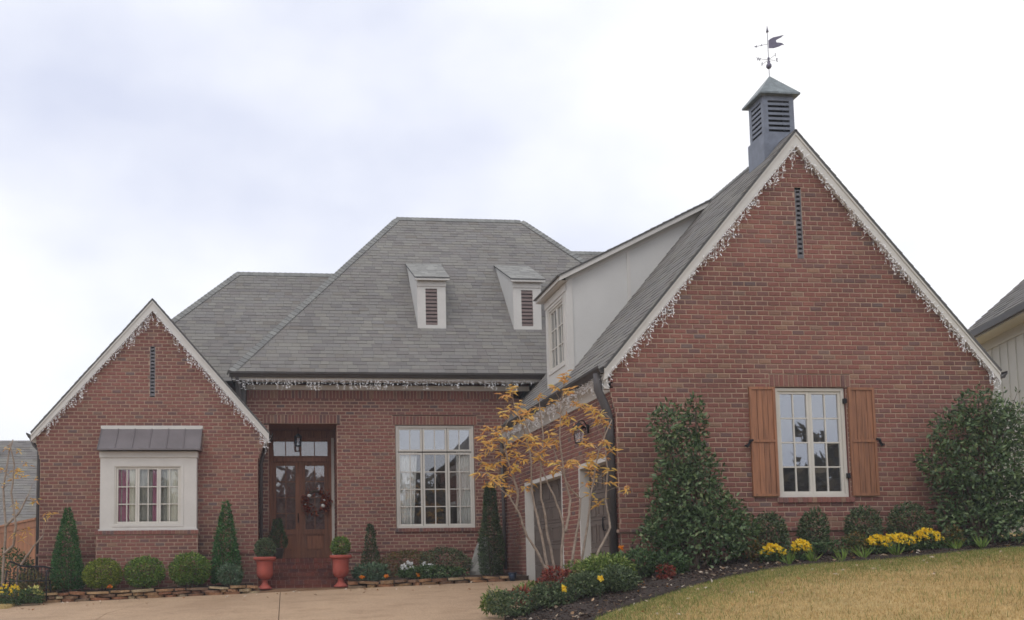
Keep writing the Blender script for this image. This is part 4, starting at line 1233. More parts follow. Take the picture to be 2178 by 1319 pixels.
# ------------------------------------------------------------------ icicle light strings
def icicles(name, label, pts, out, seed, dens=.05, reach=(.05, .13, .24)):
    rnd = random.Random(seed)
    pts = [Vector(p) for p in pts]; out = Vector(out)
    o0 = pts[0]
    t = thing(name, tuple(o0), label, 'string lights', 'icicle light strings along the eaves')
    wire = MB(); bulbs = MB()
    def bulb(p):
        d = Vector((rnd.gauss(0, 1), rnd.gauss(0, .5), rnd.gauss(-.5, .8))).normalized()
        a = d.cross(Vector((.3, .8, .5))).normalized(); b_ = d.cross(a)
        L = rnd.uniform(.03, .052); r = .0075
        e_ = p + d * L
        bulbs.add([p + a * r, p - a * r * .5 + b_ * r * .87, p - a * r * .5 - b_ * r * .87, e_ + a * r * .7, e_ - a * r * .35 + b_ * r * .6, e_ - a * r * .35 - b_ * r * .6],
                  [(0, 1, 4, 3), (1, 2, 5, 4), (2, 0, 3, 5), (3, 4, 5)])
    for i in range(len(pts) - 1):
        p, q = pts[i], pts[i + 1]; L = (q - p).length
        wire.tube([p + out * .012, q + out * .012], .004, 4)
        n = int(L / dens); drop = 0
        for k in range(n):
            c = p.lerp(q, (k + rnd.random()) / n) + out * .014
            if rnd.random() < .25: drop = rnd.choice(reach)
            H = drop if rnd.random() < .75 else rnd.choice(reach)
            H *= rnd.uniform(.7, 1.15)
            b_ = c + Vector((rnd.gauss(0, .015), rnd.gauss(0, .004), -H))
            wire.tube([c, c.lerp(b_, .5) + Vector((rnd.gauss(0, .012), 0, 0)), b_], .0022, 3, cap=False)
            m = max(1, int(H / .045))
            for j in range(m + 1): bulb(c.lerp(b_, j / m if m else 0) + Vector((rnd.gauss(0, .012), rnd.gauss(0, .004), rnd.gauss(0, .008))))
    wire.build('wire', M_wire, t)
    bulbs.build('bulbs', M_bulb, t, kind='stuff')
def rk(x, ra, z, sl, dz): return rz(x, ra, z, sl) - dz
icicles('icicle_lights', 'white icicle lights along the rakes of the tall garage gable',
        [(5.2, 15.19, rk(5.2, RA, RZ, SLR, .23)), (RA, 15.19, RZ - .285), (12.0, 15.19, rk(12.0, RA, RZ, SLR, .23))], (0, -1, 0), 1)
icicles('icicle_lights', 'white icicle lights along the rakes of the small gable over the bay window',
        [(-5.3, 22.155, rk(-5.3, LA, LZ, SLL, .25)), (LA, 22.155, LZ - .285), (-.28, 22.155, rk(-.28, LA, LZ, SLL, .25)), (-.25, 22.25, 2.8)], (0, -1, 0), 2)
icicles('icicle_lights', 'white icicle lights along the straight eave above the front door',
        [(-1.1, 22.76, 4.24), (6.0, 22.76, 4.24)], (0, -1, 0), 3, .036, (.04, .08, .19))
icicles('icicle_lights', 'white icicle lights along the eave over the garage doors',
        [(5.17, 15.25, 2.97), (5.17, 22.6, 2.97)], (-1, 0, 0), 4, .028, (.05, .14, .22))

# ------------------------------------------------------------------ foliage
LEAF_F = [(0, 1, 2, 3)]
def leaves_at(P, Nrm, L, W, jitter=.7, droop=0.0, rng=RNG):
    """diamond leaves, folded along the midrib: P base points, Nrm outward directions"""
    n = len(P)
    d = Nrm + rng.normal(0, jitter, (n, 3)); d[:, 2] -= droop
    d /= np.linalg.norm(d, axis=1, keepdims=True) + 1e-9
    r = rng.normal(0, 1, (n, 3)); s = np.cross(d, r); s /= np.linalg.norm(s, axis=1, keepdims=True) + 1e-9
    up = np.cross(s, d)
    l = L * rng.uniform(.65, 1.25, (n, 1)); w = W * rng.uniform(.7, 1.2, (n, 1))
    a = P; t = P + d * l - up * l * .12
    m = P + d * l * .45
    b = m + s * w * .5 + up * w * .18; c = m - s * w * .5 + up * w * .18
    return np.stack([a, b, t, c], 1).reshape(-1, 3)

def lumpy(dirs, seed, k=9, amp=.18):
    rg = np.random.default_rng(seed)
    c = rg.normal(0, 1, (k, 3)); c /= np.linalg.norm(c, axis=1, keepdims=True)
    h = np.zeros(len(dirs))
    for q in c: h += np.exp(-((dirs - q) ** 2).sum(1) / .25) * rg.uniform(-1, 1)
    return 1 + amp * h

def ellipsoid(c, r, n, seed, amp=.12, depth=.3, flat=-.6):
    rg = np.random.default_rng(seed)
    d = rg.normal(0, 1, (n, 3)); d /= np.linalg.norm(d, axis=1, keepdims=True)
    d[:, 2] = np.where(d[:, 2] < flat, flat + rg.uniform(0, .5, n), d[:, 2])
    q = lumpy(d, seed, amp=amp) * (1 - depth * rg.random(n) ** 2) * (1 + .10 * (rg.random(n) > .9) * rg.random(n))
    return np.array(c) + d * q[:, None] * np.array(r), d

def shrub(name, label, cat, base, r, h, mat, n, L, W, group=None, seed=1, shape='ball', amp=.12, stem=True, jitter=.9, depth=.35):
    """base: ground point; r: radius or (rx, ry); h: height"""
    rx, ry = r if isinstance(r, tuple) else (r, r)
    t = thing(name, base, label, cat, group)
    x, y, z = base
    if shape == 'ball':
        P, D = ellipsoid((x, y, z + h * .52), (rx, ry, h * .5), n, seed, amp, depth, -.85)
    elif shape == 'cone':
        rg = np.random.default_rng(seed)
        u = 1 - (rg.random(n) * .99) ** .62; a = rg.uniform(0, 2 * math.pi, n)
        rad = (1 - u ** 3) ** .5 * (1 - .66 * u) * (1 - .25 * np.exp(-u * 14)) * (1 - depth * rg.random(n) ** 2) * (1 + amp * np.sin(a * 3 + u * 9) * .6 + rg.normal(0, .05, n))
        P = np.stack([x + rx * rad * np.cos(a), y + ry * rad * np.sin(a), z + .04 + u * h], 1)
        D = np.stack([np.cos(a), np.sin(a), np.full(n, .7)], 1)
    elif shape == 'column':
        rg = np.random.default_rng(seed)
        u = rg.random(n); a = rg.uniform(0, 2 * math.pi, n)
        prof = np.clip(1 - u ** 4, 0, 1) ** .5 * (.72 + .28 * np.sin(np.clip(u * 1.3 + .2, 0, 1) * math.pi))
        rad = prof * (1 - depth * rg.random(n) ** 2) * (1 + amp * np.sin(a * 2 + u * 7))
        P = np.stack([x + rx * rad * np.cos(a), y + ry * rad * np.sin(a), z + .03 + u * h], 1)
        D = np.stack([np.cos(a), np.sin(a), np.full(n, .8)], 1)
    gap = np.sin(P[:, 0] * 29 + 1.7 * np.sin(P[:, 2] * 21)) * np.sin(P[:, 2] * 27 + 1.3 * np.sin(P[:, 1] * 25 + seed))
    keep = ~((gap < -.35) & (RNG.random(len(P)) < .8))
    P, D = P[keep], D[keep]
    V = leaves_at(P, D, L, W, jitter)
    sel = RNG.random(len(P)) < .035
    Vs = leaves_at(P[sel] + D[sel] * L * .55 * RNG.random((sel.sum(), 1)), D[sel], L * 1.3, W, .5)
    V = np.concatenate([V, Vs])
    np_mesh('foliage', V, 4, mat, t, faces=LEAF_F)
    if stem:
        b = MB()
        for k in range(4):
            w = k * 1.6 + seed
            b.tube([(x + .02 * math.cos(w), y + .02 * math.sin(w), z - .08), (x + .3 * rx * math.cos(w), y + .3 * ry * math.sin(w), z + h * .35), (x + .5 * rx * math.cos(w), y + .5 * ry * math.sin(w), z + h * .62)], [.016, .011, .006], 5)
        b.build('stem', M_bark2, t)
    return t

def zb(x): return z_bed(x) + .02
SOIL = 'shrubs in the front planting beds'
shrub('cone_shrub', 'dark green clipped cone evergreen at the left of the bay window', 'shrub', (-4.53, 21.7, zb(-4.53)), .38, 1.76, L_cone, 8000, .055, .022, None, 3, 'cone', .1)
shrub('cone_shrub', 'dark green clipped cone evergreen between the bay window and the steps', 'shrub', (-1.19, 21.7, zb(-1.2)), .36, 1.82, L_cone, 8000, .055, .022, None, 4, 'cone', .1)
shrub('boxwood_ball', 'yellowish green round boxwood, leftmost under the bay window', 'shrub', (-3.74, 21.4, zb(-3.74)), .40, .66, L_box, 5200, .042, .026, 'round boxwoods under the bay window', 5)
shrub('boxwood_ball', 'green round boxwood in the middle under the bay window', 'shrub', (-2.86, 21.4, zb(-2.86)), .40, .67, L_box2, 5200, .042, .026, 'round boxwoods under the bay window', 6)
shrub('boxwood_ball', 'largest green round boxwood, at the right under the bay window', 'shrub', (-1.93, 21.42, zb(-1.93)), .43, .72, L_box2, 5600, .042, .026, 'round boxwoods under the bay window', 7)
shrub('feathery_shrub', 'small grey green feathery shrub in front of the cone evergreen by the steps', 'shrub', (-1.08, 21.3, zb(-1.08)), .25, .47, L_grey, 1800, .06, .016, None, 8, amp=.2)
shrub('column_conifer', 'small dark upright conifer on the brick wall between door and window', 'shrub', (2.03, 22.5, zb(2.03)), .19, 1.22, L_cone2, 2600, .05, .022, None, 9, 'column', .12)
shrub('column_conifer', 'tall narrow dark conifer at the corner beside the garage', 'shrub', (4.70, 21.9, zb(4.7)), .255, 2.05, L_cone2, 7500, .06, .024, None, 10, 'column', .12)
shrub('azalea_bush', 'low rusty green bush under the tall window', 'shrub', (2.85, 22.6, zb(2.85)), (.62, .35), .62, L_brown, 2600, .055, .026, None, 12, amp=.25)
shrub('azalea_bush', 'low dark green bush under the right of the tall window', 'shrub', (3.75, 22.4, zb(3.75)), (.6, .4), .66, L_dkbox, 3000, .055, .024, None, 13, amp=.22)
shrub('leafy_perennial', 'grey green leafy perennials beside the right urn', 'plant', (1.95, 21.75, zb(1.95)), (.4, .28), .34, L_grey, 1100, .09, .035, None, 14, amp=.25, stem=False)
shrub('leafy_perennial', 'dark green ground cover between white flowers and stone edging', 'plant', (3.3, 21.5, zb(3.3)), (.8, .25), .26, L_ground, 1500, .07, .035, None, 15, amp=.25, stem=False)
shrub('leafy_perennial', 'green ground cover at the left behind the stone edging', 'plant', (-5.0, 21.6, zb(-5.0)), (.5, .3), .3, L_brown, 900, .07, .03, None, 16, amp=.25, stem=False)

def petals(parent, C, r, n, mat, size, seed):
    rg = np.random.default_rng(seed)
    d = rg.normal(0, 1, (n, 3)); d /= np.linalg.norm(d, axis=1, keepdims=True); d[:, 2] = np.abs(d[:, 2]) * .9
    P = np.array(C) + d * np.array(r) * (1 - .25 * rg.random((n, 1)))
    k = 5
    allv = []
    for i in range(k):
        w = 2 * math.pi * i / k
        ax = np.array([.3, -.85, .45]); ax = ax / np.linalg.norm(ax)
        u = np.cross(ax, [0, 0, 1.0]); u /= np.linalg.norm(u); v = np.cross(ax, u)
        dirs = (u * math.cos(w) + v * math.sin(w)) + .25 * ax + rg.normal(0, .22, (n, 3))
        allv.append(leaves_at(P, dirs, size, size * .95, .12, rng=rg).reshape(n, 4, 3))
    V = np.stack(allv, 1).reshape(-1, 3)
    return np_mesh('blossoms', V, 4, mat, parent, 'stuff', faces=LEAF_F)

def flower_clump(name, label, base, r, h, leafmat, petmat, nl, npet, ps, group, seed):
    t = thing(name, base, label, 'flowers', group)
    x, y, z = base
    P, D = ellipsoid((x, y, z + h * .35), (r, r * .8, h * .38), nl, seed, .2, .4, -.7)
    np_mesh('foliage', leaves_at(P, D, .05, .028, .8), 4, leafmat, t, faces=LEAF_F)
    petals(t, (x, y, z + h * .42), (r * .98, r * .8, h * .55), npet, petmat, ps, seed + 50)
    return t
flower_clump('white_flowers', 'white flowering plant under the tall window, nearer the steps', (2.78, 21.75, zb(2.8)), .2, .42, L_ground, L_wht, 500, 34, .045, 'white flowers under the tall window', 21)
flower_clump('white_flowers', 'white flowering plant under the tall window, nearer the garage', (3.2, 21.75, zb(3.2)), .18, .4, L_ground, L_wht, 450, 26, .045, 'white flowers under the tall window', 22)
ZL = lambda x, y: z_plant(x, y) + .04
flower_clump('yellow_flowers', 'low wide clump of yellow flowers beside the big holly', (7.38, 14.25, ZL(7.38, 14.25)), .20, .32, L_ground, L_yel, 400, 120, .036, 'yellow flower clumps in the mulch bed', 23)
flower_clump('yellow_flowers', 'round clump of yellow flowers below the left shutter', (7.86, 14.3, ZL(7.86, 14.3)), .17, .34, L_ground, L_yel, 400, 115, .036, 'yellow flower clumps in the mulch bed', 24)
flower_clump('yellow_flowers', 'yellow flowers at the left end of the long flowering row', (9.12, 14.35, ZL(9.12, 14.35)), .21, .33, L_ground, L_yel, 400, 95, .036, 'yellow flower clumps in the mulch bed', 25)
flower_clump('yellow_flowers', 'yellow flowers in the middle of the long flowering row', (9.50, 14.4, ZL(9.5, 14.4)), .28, .33, L_ground, L_yel, 450, 130, .036, 'yellow flower clumps in the mulch bed', 26)
flower_clump('yellow_flowers', 'yellow flowers at the right end of the long flowering row', (9.98, 14.4, ZL(9.98, 14.4)), .25, .37, L_ground, L_yel, 400, 110, .036, 'yellow flower clumps in the mulch bed', 27)

# big hollies by the garage wing
def holly(label, base, lobes, n, seed):
    t = thing('holly_shrub', base, label, 'shrub')
    x, y, z = base; Ps, Ds = [], []
    tot = sum(l[3] * l[4] for l in lobes)
    for i, (dx, dy, dz, r, hh) in enumerate(lobes):
        P, D = ellipsoid((x + dx, y + dy, z + dz), (r, r * .8, hh), int(n * r * hh / tot), seed + i, .3, .55, -.95)
        Ps.append(P); Ds.append(D)
    P = np.concatenate(Ps); D = np.concatenate(Ds)
    k = RNG.random(len(P)) < .9
    np_mesh('foliage', leaves_at(P[k], D[k], .09, .042, 1.15), 4, L_holly, t, faces=LEAF_F)
    b = MB()
    for i, (dx, dy, dz, r, hh) in enumerate(lobes):
        w = i * 1.3
        b.tube([(x + .05 * math.cos(w), y + .05 * math.sin(w), z - .1), (x + dx * .4, y + dy * .4, z + dz * .4), (x + dx, y + dy, z + dz), (x + dx * 1.05, y + dy, z + dz + hh * .6)], [.03, .024, .014, .006], 6)
    b.build('stem', M_bark2, t)
    return t
holly('large glossy evergreen holly with two tops at the left of the cedar shutters', (6.3, 14.65, ZL(6.3, 14.6)),
      [(-.32, 0, 2.15, .27, .42), (.13, 0, 2.22, .19, .42), (-.1, 0, 1.72, .40, .40), (-.28, 0, 1.35, .32, .35), (.18, 0, 1.4, .32, .38), (-.05, 0, 1.05, .58, .42), (-.35, 0, .7, .42, .42), (.45, 0, .75, .42, .42), (.1, -.1, .5, .7, .45), (.75, 0, .5, .32, .38), (-.5, 0, .35, .35, .35)], 8200, 31)
holly('large glossy evergreen holly at the right corner of the garage wing', (11.15, 14.75, ZL(11.1, 14.7)),
      [(.1, 0, 2.15, .42, .35), (-.35, 0, 1.8, .40, .36), (.4, 0, 1.75, .45, .4), (.75, .1, 1.9, .4, .4), (-.5, 0, 1.25, .42, .4), (.05, -.1, 1.2, .55, .45), (.65, 0, 1.2, .5, .45), (-.25, 0, .75, .5, .38), (.4, 0, .7, .55, .4), (.9, 0, .7, .45, .5), (-.1, -.1, .35, .7, .32), (.6, -.1, .32, .6, .3)], 9800, 51)
b = thing('sapling', (11.75, 14.6, ZL(11.7, 14.6)), 'thin twiggy sapling standing above the right holly', 'plant')
mbx = MB(); rnd = random.Random(5); tips = []
for k in range(9):
    p = Vector((11.35 + rnd.uniform(-.1, .1), 14.65, 1.6)); q = p + Vector((rnd.uniform(-.28, .5), rnd.uniform(-.1, .1), rnd.uniform(.7, 1.05)))
    mbx.tube([p, p.lerp(q, .5) + Vector((rnd.uniform(-.05, .05), 0, .05)), q], [.008, .006, .003], 4); tips += [p.lerp(q, t_) for t_ in (.55, .7, .85, 1)]
mbx.build('twig', M_bark2, b)
T = np.array([tuple(p) for p in tips]); T = np.repeat(T, 5, 0) + RNG.normal(0, .04, (len(T) * 5, 3))
np_mesh('foliage', leaves_at(T, np.tile([[0, 0, .6]], (len(T), 1)), .07, .03, 1), 4, L_holly, b, faces=LEAF_F)

for i, (x, r, h, lab) in enumerate(((7.68, .27, .66, 'dark small boxwood just right of the big holly'), (8.41, .23, .62, 'dark small boxwood under the middle of the shuttered window'), (9.24, .26, .62, 'dark small boxwood under the right shutter'), (10.02, .3, .66, 'dark small boxwood furthest right along the garage wall'))):
    shrub('boxwood_shrub', lab, 'shrub', (x, 14.88, ZL(x, 14.88)), r, h + .05, L_dkbox, 2600, .05, .026, 'dark boxwoods along the garage wall', 61 + i, amp=.2)

# blade clumps
def blades(label, base, r, h, n, seed):
    t = thing('iris_clump', base, label, 'plant', 'bladed clumps along the lawn edge')
    rg = np.random.default_rng(seed)
    a = rg.uniform(0, 2 * math.pi, n); P = np.array(base) + np.stack([np.cos(a), np.sin(a), 0 * a], 1) * r * .3 * rg.random((n, 1))
    D = np.stack([np.cos(a) * .45, np.sin(a) * .45, np.ones(n)], 1)
    np_mesh('blade', leaves_at(P, D, h, .018, .2, rng=rg), 4, L_blade, t, faces=LEAF_F, kind='stuff')
for i, (x, y, lab) in enumerate(((7.87, 14.02, 'bladed green clump below the round yellow flowers'), (8.33, 14.0, 'bladed green clump alone in the mulch, under the window'), (8.72, 14.08, 'bladed green clump left of the long yellow row'), (9.3, 14.15, 'bladed green clump in front of the long yellow row'), (10.36, 14.25, 'bladed green clump right of the long yellow row'), (10.78, 14.25, 'bladed green clump at the foot of the right holly'), (7.5, 14.0, 'bladed green clump at the foot of the wide yellow flowers'))):
    blades(lab, (x, y, ZL(x, y) - .02), .1, .22, 26, 80 + i)

# plants on the tip of the mulch bed by the driveway
TIPG = 'low plants on the tip of the mulch bed'
for i, (x, y, r, h, m, n, lab) in enumerate((
        (3.22, 13.6, (.34, .3), .36, L_dkbox, 2400, 'dark low evergreen at the driveway corner of the mulch bed'),
        (3.70, 13.35, (.29, .26), .32, L_dkbox, 2200, 'dark low evergreen second from the driveway corner'),
        (4.17, 13.35, (.31, .28), .38, L_dkbox, 2400, 'dark low evergreen in front of the light green shrub'),
        (4.66, 13.4, (.27, .25), .36, L_dkbox, 2200, 'dark low evergreen nearest the lawn on the bed tip'),
        (4.70, 13.95, (.38, .3), .46, L_light, 2800, 'bright light green mounded shrub below the near garage door'),
        (3.78, 14.9, (.22, .2), .36, L_light, 900, 'light green leafy plant at the foot of the garage trim'),
        (4.93, 15.0, (.24, .2), .36, L_light, 1000, 'olive green plant against the near garage door'),
        (5.28, 14.3, (.32, .28), .45, L_ground, 1600, 'dark green leafy plant left of the big holly'),
        (5.75, 14.2, (.3, .24), .34, L_ground, 1400, 'dark green leafy plant under the big holly'),
        (3.05, 14.1, (.2, .2), .34, L_light, 900, 'yellow green plant at the edge of the driveway'),
        (3.55, 14.35, (.26, .22), .32, L_red, 700, 'reddish leafed plant left of the autumn tree stems'),
        (4.02, 14.25, (.3, .2), .38, L_red, 900, 'reddish leafed plant at the foot of the autumn tree'),
        (4.45, 14.6, (.2, .2), .36, L_light, 700, 'pale green spiky plant among the autumn tree stems'),
        (5.54, 13.85, (.11, .1), .22, L_red, 260, 'small red leafed plant in the mulch before the holly'))):
    shrub('bed_plant', lab, 'plant', (x, y, ZL(x, y) - .02), r, h, m, n, .06 if m in (L_red, L_light, L_ground) else .042, .026, TIPG, 101 + i, amp=.42, stem=False, jitter=1.2, depth=.5)
for i, (x, y, z_, lab) in enumerate(((4.28, 13.05, .27, 'orange yellow pansy in front of the light green shrub'), (3.78, 13.1, .22, 'orange yellow pansy near the autumn tree stems'), (5.17, 14.75, .42, 'orange flower against the near garage door'))):
    t = thing('pansy', (x, y, ZL(x, y)), lab, 'flower')
    b = MB(); b.tube([(x, y, ZL(x, y) - .02), (x + .01, y - .02, ZL(x, y) + z_)], .004, 4); b.build('stem', L_ground, t)
    petals(t, (x + .01, y - .03, ZL(x, y) + z_), (.012, .012, .012), 4 if i else 6, L_org2 if i == 2 else L_yel, .05, 130 + i)
shrub('ground_plants', 'mixed low dark leaves along the foot of the garage wall', 'plant', (9.6, 14.6, ZL(9.6, 14.6)), (1.6, .22), .2, L_ground, 1800, .06, .03, None, 140, amp=.3, stem=False)
for i, (x, lab) in enumerate(((8.85, 'rust tinged leafy plant between the third boxwood and the bladed clump'), (10.45, 'dull leafy plant under the gap right of the last boxwood'), (7.25, 'small leafy plant where the holly meets the yellow flowers'))):
    shrub('bed_plant', lab, 'plant', (x, 14.45, ZL(x, 14.45)), (.16, .14), .34, L_brown, 380, .05, .025, None, 145 + i, amp=.3, stem=False)

# ------------------------------------------------------------------ autumn tree at the driveway
def slim_leaf_mesh(name, mat, L=.12, W=.034):
    mb = MB()
    mb.add([(0, 0, 0), (L * .3, W * .5, .006), (L * .65, W * .42, .0), (L, 0, -.02), (L * .65, -W * .42, .0), (L * .3, -W * .5, .006), (L * .35, 0, -.004), (L * .65, 0, -.010)],
           [(0, 6, 1), (1, 6, 7, 2), (2, 7, 3), (3, 7, 4), (4, 7, 6, 5), (5, 6, 0)])
    me = mb.mesh(name); me.materials.append(mat); return me

def autumn_tree(name, label, stems, clusters, y0, per, base, n_single, seed, spread=.35, rs=.024, Lf=.125):
    rnd = random.Random(seed)
    t = thing(name, base, label, 'tree')
    nodes = []
    for st in stems:
        mb = MB(); yoff = rnd.uniform(-.25, .25)
        n = len(st); pts = []
        for i, (x, z) in enumerate(st):
            pts.append(Vector((x, y0 + yoff * i / n * 1.6 + rnd.uniform(-.02, .02), z)))
        # refine
        fine = []
        for i in range(n - 1):
            for k in range(3): fine.append(pts[i].lerp(pts[i + 1], k / 3) + Vector((rnd.gauss(0, .004), rnd.gauss(0, .004), 0)))
        fine.append(pts[-1])
        m = len(fine)
        mb.tube(fine, [rs * (1 - .78 * i / m) + .003 for i in range(m)], 7)
        mb.build('trunk', M_bark, t, smooth=True)
        nodes += fine[m // 3:]
    meshes = [slim_leaf_mesh('leaf', L_orgo, Lf * k, Lf * .24) for k in (.62, 1.0, 1.3)]
    mesh2 = [slim_leaf_mesh('leaf_form', L_org, Lf * k, Lf * .27) for k in (.62, 1.0, 1.3)]
    allm = []
    for (x, z) in clusters:
        c = Vector((x, y0 + rnd.uniform(-spread, spread), z))
        near = min(nodes, key=lambda p: (p - c).length + (.5 if p.z > c.z + .05 else 0))
        mid = near.lerp(c, .5) + Vector((rnd.gauss(0, .03), rnd.gauss(0, .03), rnd.uniform(-.02, .06)))
        tw = MB(); tw.tube([near, mid, c], [.0055, .004, .002], 5); tw.build('branch', M_bark, t)
        for k in range(per + rnd.randint(-2, 2)):
            q = mid.lerp(c, rnd.uniform(.55, 1.1)) + Vector((rnd.gauss(0, .02), rnd.gauss(0, .02), rnd.gauss(0, .02)))
            a = rnd.uniform(0, 2 * math.pi); el = rnd.uniform(-.7, .6)
            m = Matrix.Rotation(a, 4, 'Z') @ Matrix.Rotation(-el, 4, 'Y') @ Matrix.Rotation(rnd.uniform(-1.2, 1.2), 4, 'X')
            m.translation = q; allm.append((m, rnd.randrange(3)))
    rnd.shuffle(allm)
    for m, k in allm[:n_single]: inst('leaf', meshes[k], m, t)
    rest = MB()
    for m, k in allm[n_single:]:
        me = mesh2[k]; rest.add([m @ v.co for v in me.vertices], [tuple(p.vertices) for p in me.polygons])
    if rest.v: rest.build('leaves', L_org, t, kind='stuff')
    return t
STEMS = [
    [(4.04, -.34), (3.94, -.1), (3.82, .14), (3.67, .36), (3.6, .56), (3.53, .72), (3.4, .96), (3.21, 1.1), (3.05, 1.29)],
    [(4.03, -.4), (3.96, .15), (3.9, .52), (3.84, .85), (3.82, 1.15), (3.82, 1.65), (3.72, 2.08), (3.6, 2.45)],
    [(4.13, -.35), (4.05, .14), (3.99, .4), (3.96, .68), (3.9, .93), (3.89, 1.22), (3.94, 1.86), (3.9, 2.3)],
    [(4.2, -.35), (4.23, .18), (4.28, .42), (4.26, .64), (4.16, .97), (4.04, 1.28), (3.93, 1.65), (3.73, 2.23)],
    [(4.28, .42), (4.36, .69), (4.39, .92), (4.32, 1.29), (4.27, 1.87), (4.32, 2.45)],
    [(4.32, -.35), (4.42, .18), (4.52, .54), (4.59, .93), (4.46, 1.07), (4.34, 1.32), (4.23, 1.72)],
    [(4.4, -.35), (4.51, 0), (4.6, .5), (4.64, .93), (4.78, 1.65), (4.98, 2.1)],
    [(4.66, -.3), (4.81, .14), (5.01, .48), (5.0, .68), (4.98, .89), (5.03, 1.36), (5.01, 1.87)],
    [(3.53, .72), (3.55, 1.05), (3.4, 1.5), (3.3, 1.9)]]
CLU = [(3.51, 2.57), (3.57, 2.67), (3.41, 2.52), (4.32, 2.81), (4.24, 2.74), (4.19, 2.66), (4.31, 2.56), (4.43, 2.59), (4.19, 2.44), (3.91, 2.48), (3.32, 2.25), (3.46, 2.3), (3.58, 2.36), (3.74, 2.34), (3.78, 2.27), (3.94, 2.32), (3.62, 2.18), (3.58, 2.08), (3.68, 2.16), (3.13, 2.02), (3.26, 2.0), (3.34, 1.98), (3.4, 1.96), (3.18, 1.88), (3.03, 1.86), (3.29, 1.84), (3.04, 1.75), (3.11, 1.69), (3.21, 1.71), (3.35, 1.77), (3.49, 1.77), (3.59, 1.81), (3.69, 1.84), (3.55, 1.69), (3.73, 1.73), (3.81, 1.88), (3.89, 1.84), (3.97, 1.73), (4.09, 1.96), (4.18, 2.0), (4.13, 1.84), (4.23, 1.84), (4.36, 2.12), (4.44, 2.18), (4.51, 2.36), (4.63, 2.38), (4.67, 2.28), (4.38, 2.22), (4.5, 2.0), (4.81, 2.2), (4.87, 2.18), (4.97, 2.18), (5.07, 2.13), (4.83, 2.36), (2.99, 1.59), (3.11, 1.47), (3.21, 1.45), (3.29, 1.49), (3.41, 1.55), (3.52, 1.53), (3.64, 1.49), (3.35, 1.61), (3.44, 1.38), (3.5, 1.36), (3.38, 1.32), (2.95, 1.32), (3.01, 1.33), (3.08, 1.18), (3.16, 1.22), (3.24, 1.18), (3.12, 1.12), (3.3, 1.26), (3.48, 1.12), (3.43, 1.04), (3.85, 1.2), (3.75, 1.1), (3.96, 1.47), (4.08, 1.41), (4.2, 1.39), (4.34, 1.45), (4.42, 1.43), (4.5, 1.49), (4.61, 1.73), (4.57, 1.82), (4.85, 1.75), (4.72, 1.55), (4.79, 1.63), (4.97, 1.63), (5.03, 1.59), (4.6, 1.43), (4.72, 1.37), (4.7, 1.31), (4.92, 1.35), (4.8, 1.23), (4.73, 1.18), (4.97, 1.14), (4.73, .96), (4.92, .86), (5.19, 1.04), (3.96, 1.57), (3.92, 1.61), (3.81, 1.75), (3.84, 1.57), (4.68, 1.45)]
autumn_tree('autumn_tree', 'slim many-stemmed tree with orange leaves in front of the garage doors', STEMS, CLU, 14.6, 11, (4.2, 14.6, ZL(4.2, 14.6)), 300, 3, .35, .02, .115)
ST2 = [[(-5.8, -.82), (-5.78, .06), (-5.76, .85), (-5.81, 1.64), (-5.71, 2.44), (-5.64, 2.69)], [(-5.78, .26), (-5.58, .45), (-5.51, .85), (-5.6, 1.54), (-5.55, 2.14), (-5.62, 2.59)], [(-5.47, -.02), (-5.31, .2), (-5.16, .42), (-4.96, .64)], [(-5.76, .85), (-5.5, 1.14), (-5.31, 1.54)], [(-5.55, -.75), (-5.5, -.3), (-5.47, -.02)]]
CL2 = [(-5.61, 2.06), (-5.49, 1.99), (-5.56, 1.94), (-5.68, 1.84), (-5.59, 1.24), (-5.63, 1.16), (-5.58, 1.32), (-5.26, 1.44), (-5.19, 1.36), (-5.12, 1.42), (-5.36, 2.19), (-5.69, 2.49), (-5.52, 2.44), (-5.58, .6), (-5.49, .67), (-5.39, .59), (-5.25, .79), (-5.32, .74), (-4.92, 1.09), (-4.82, 1.14), (-5.79, 1.74), (-5.85, 2.04), (-5.17, 1.89), (-5.53, 2.04), (-5.43, 1.92)]
autumn_tree('autumn_tree', 'small sparse tree with few orange leaves at the left edge of the house', ST2, CL2, 21.5, 5, (-5.75, 21.5, -.75), 130, 9, .2, .03, .12)

# ------------------------------------------------------------------ urns with topiary balls
for x, lab in ((-.35, 'left'), (1.28, 'right')):
    zb_ = -.545 if x < 0 else -.525
    y = 21.42
    t = thing('terracotta_urn', (x, y, zb_), 'terracotta pedestal urn at the %s of the front steps' % lab, 'urn', 'terracotta urns at the front steps')
    b = MB(); b.lathe([(.0, 0), (.155, 0), (.155, .03), (.12, .055), (.075, .10), (.058, .15), (.07, .185), (.06, .2)], (x, y, zb_), 28); b.build('pedestal', M_terra, t, smooth=True)
    b = MB(); b.lathe([(.06, .195), (.13, .23), (.168, .29), (.178, .36), (.172, .45), (.175, .55), (.19, .61)], (x, y, zb_), 28); b.build('bowl', M_terra, t, smooth=True)
    b = MB(); b.lathe([(.188, .605), (.235, .625), (.243, .645), (.243, .675), (.232, .69), (.205, .69), (.195, .64), (.0, .63)], (x, y, zb_), 28); b.build('rim', M_terra, t, smooth=True)
    b = MB(); b.lathe([(.0, .02), (.193, .02), (.19, .0), (.0, .0)], (x, y, zb_ + .635), 20); b.build('potting_soil', M_soil, t)
    shrub('topiary_ball', 'round clipped boxwood ball growing in the %s terracotta urn' % lab, 'plant', (x, y, zb_ + .65), .215 if x < 0 else .205, .42, L_dkbox if x < 0 else L_box2, 3000, .034, .022, 'topiary balls in the urns', 160 + int(x > 0), amp=.1)
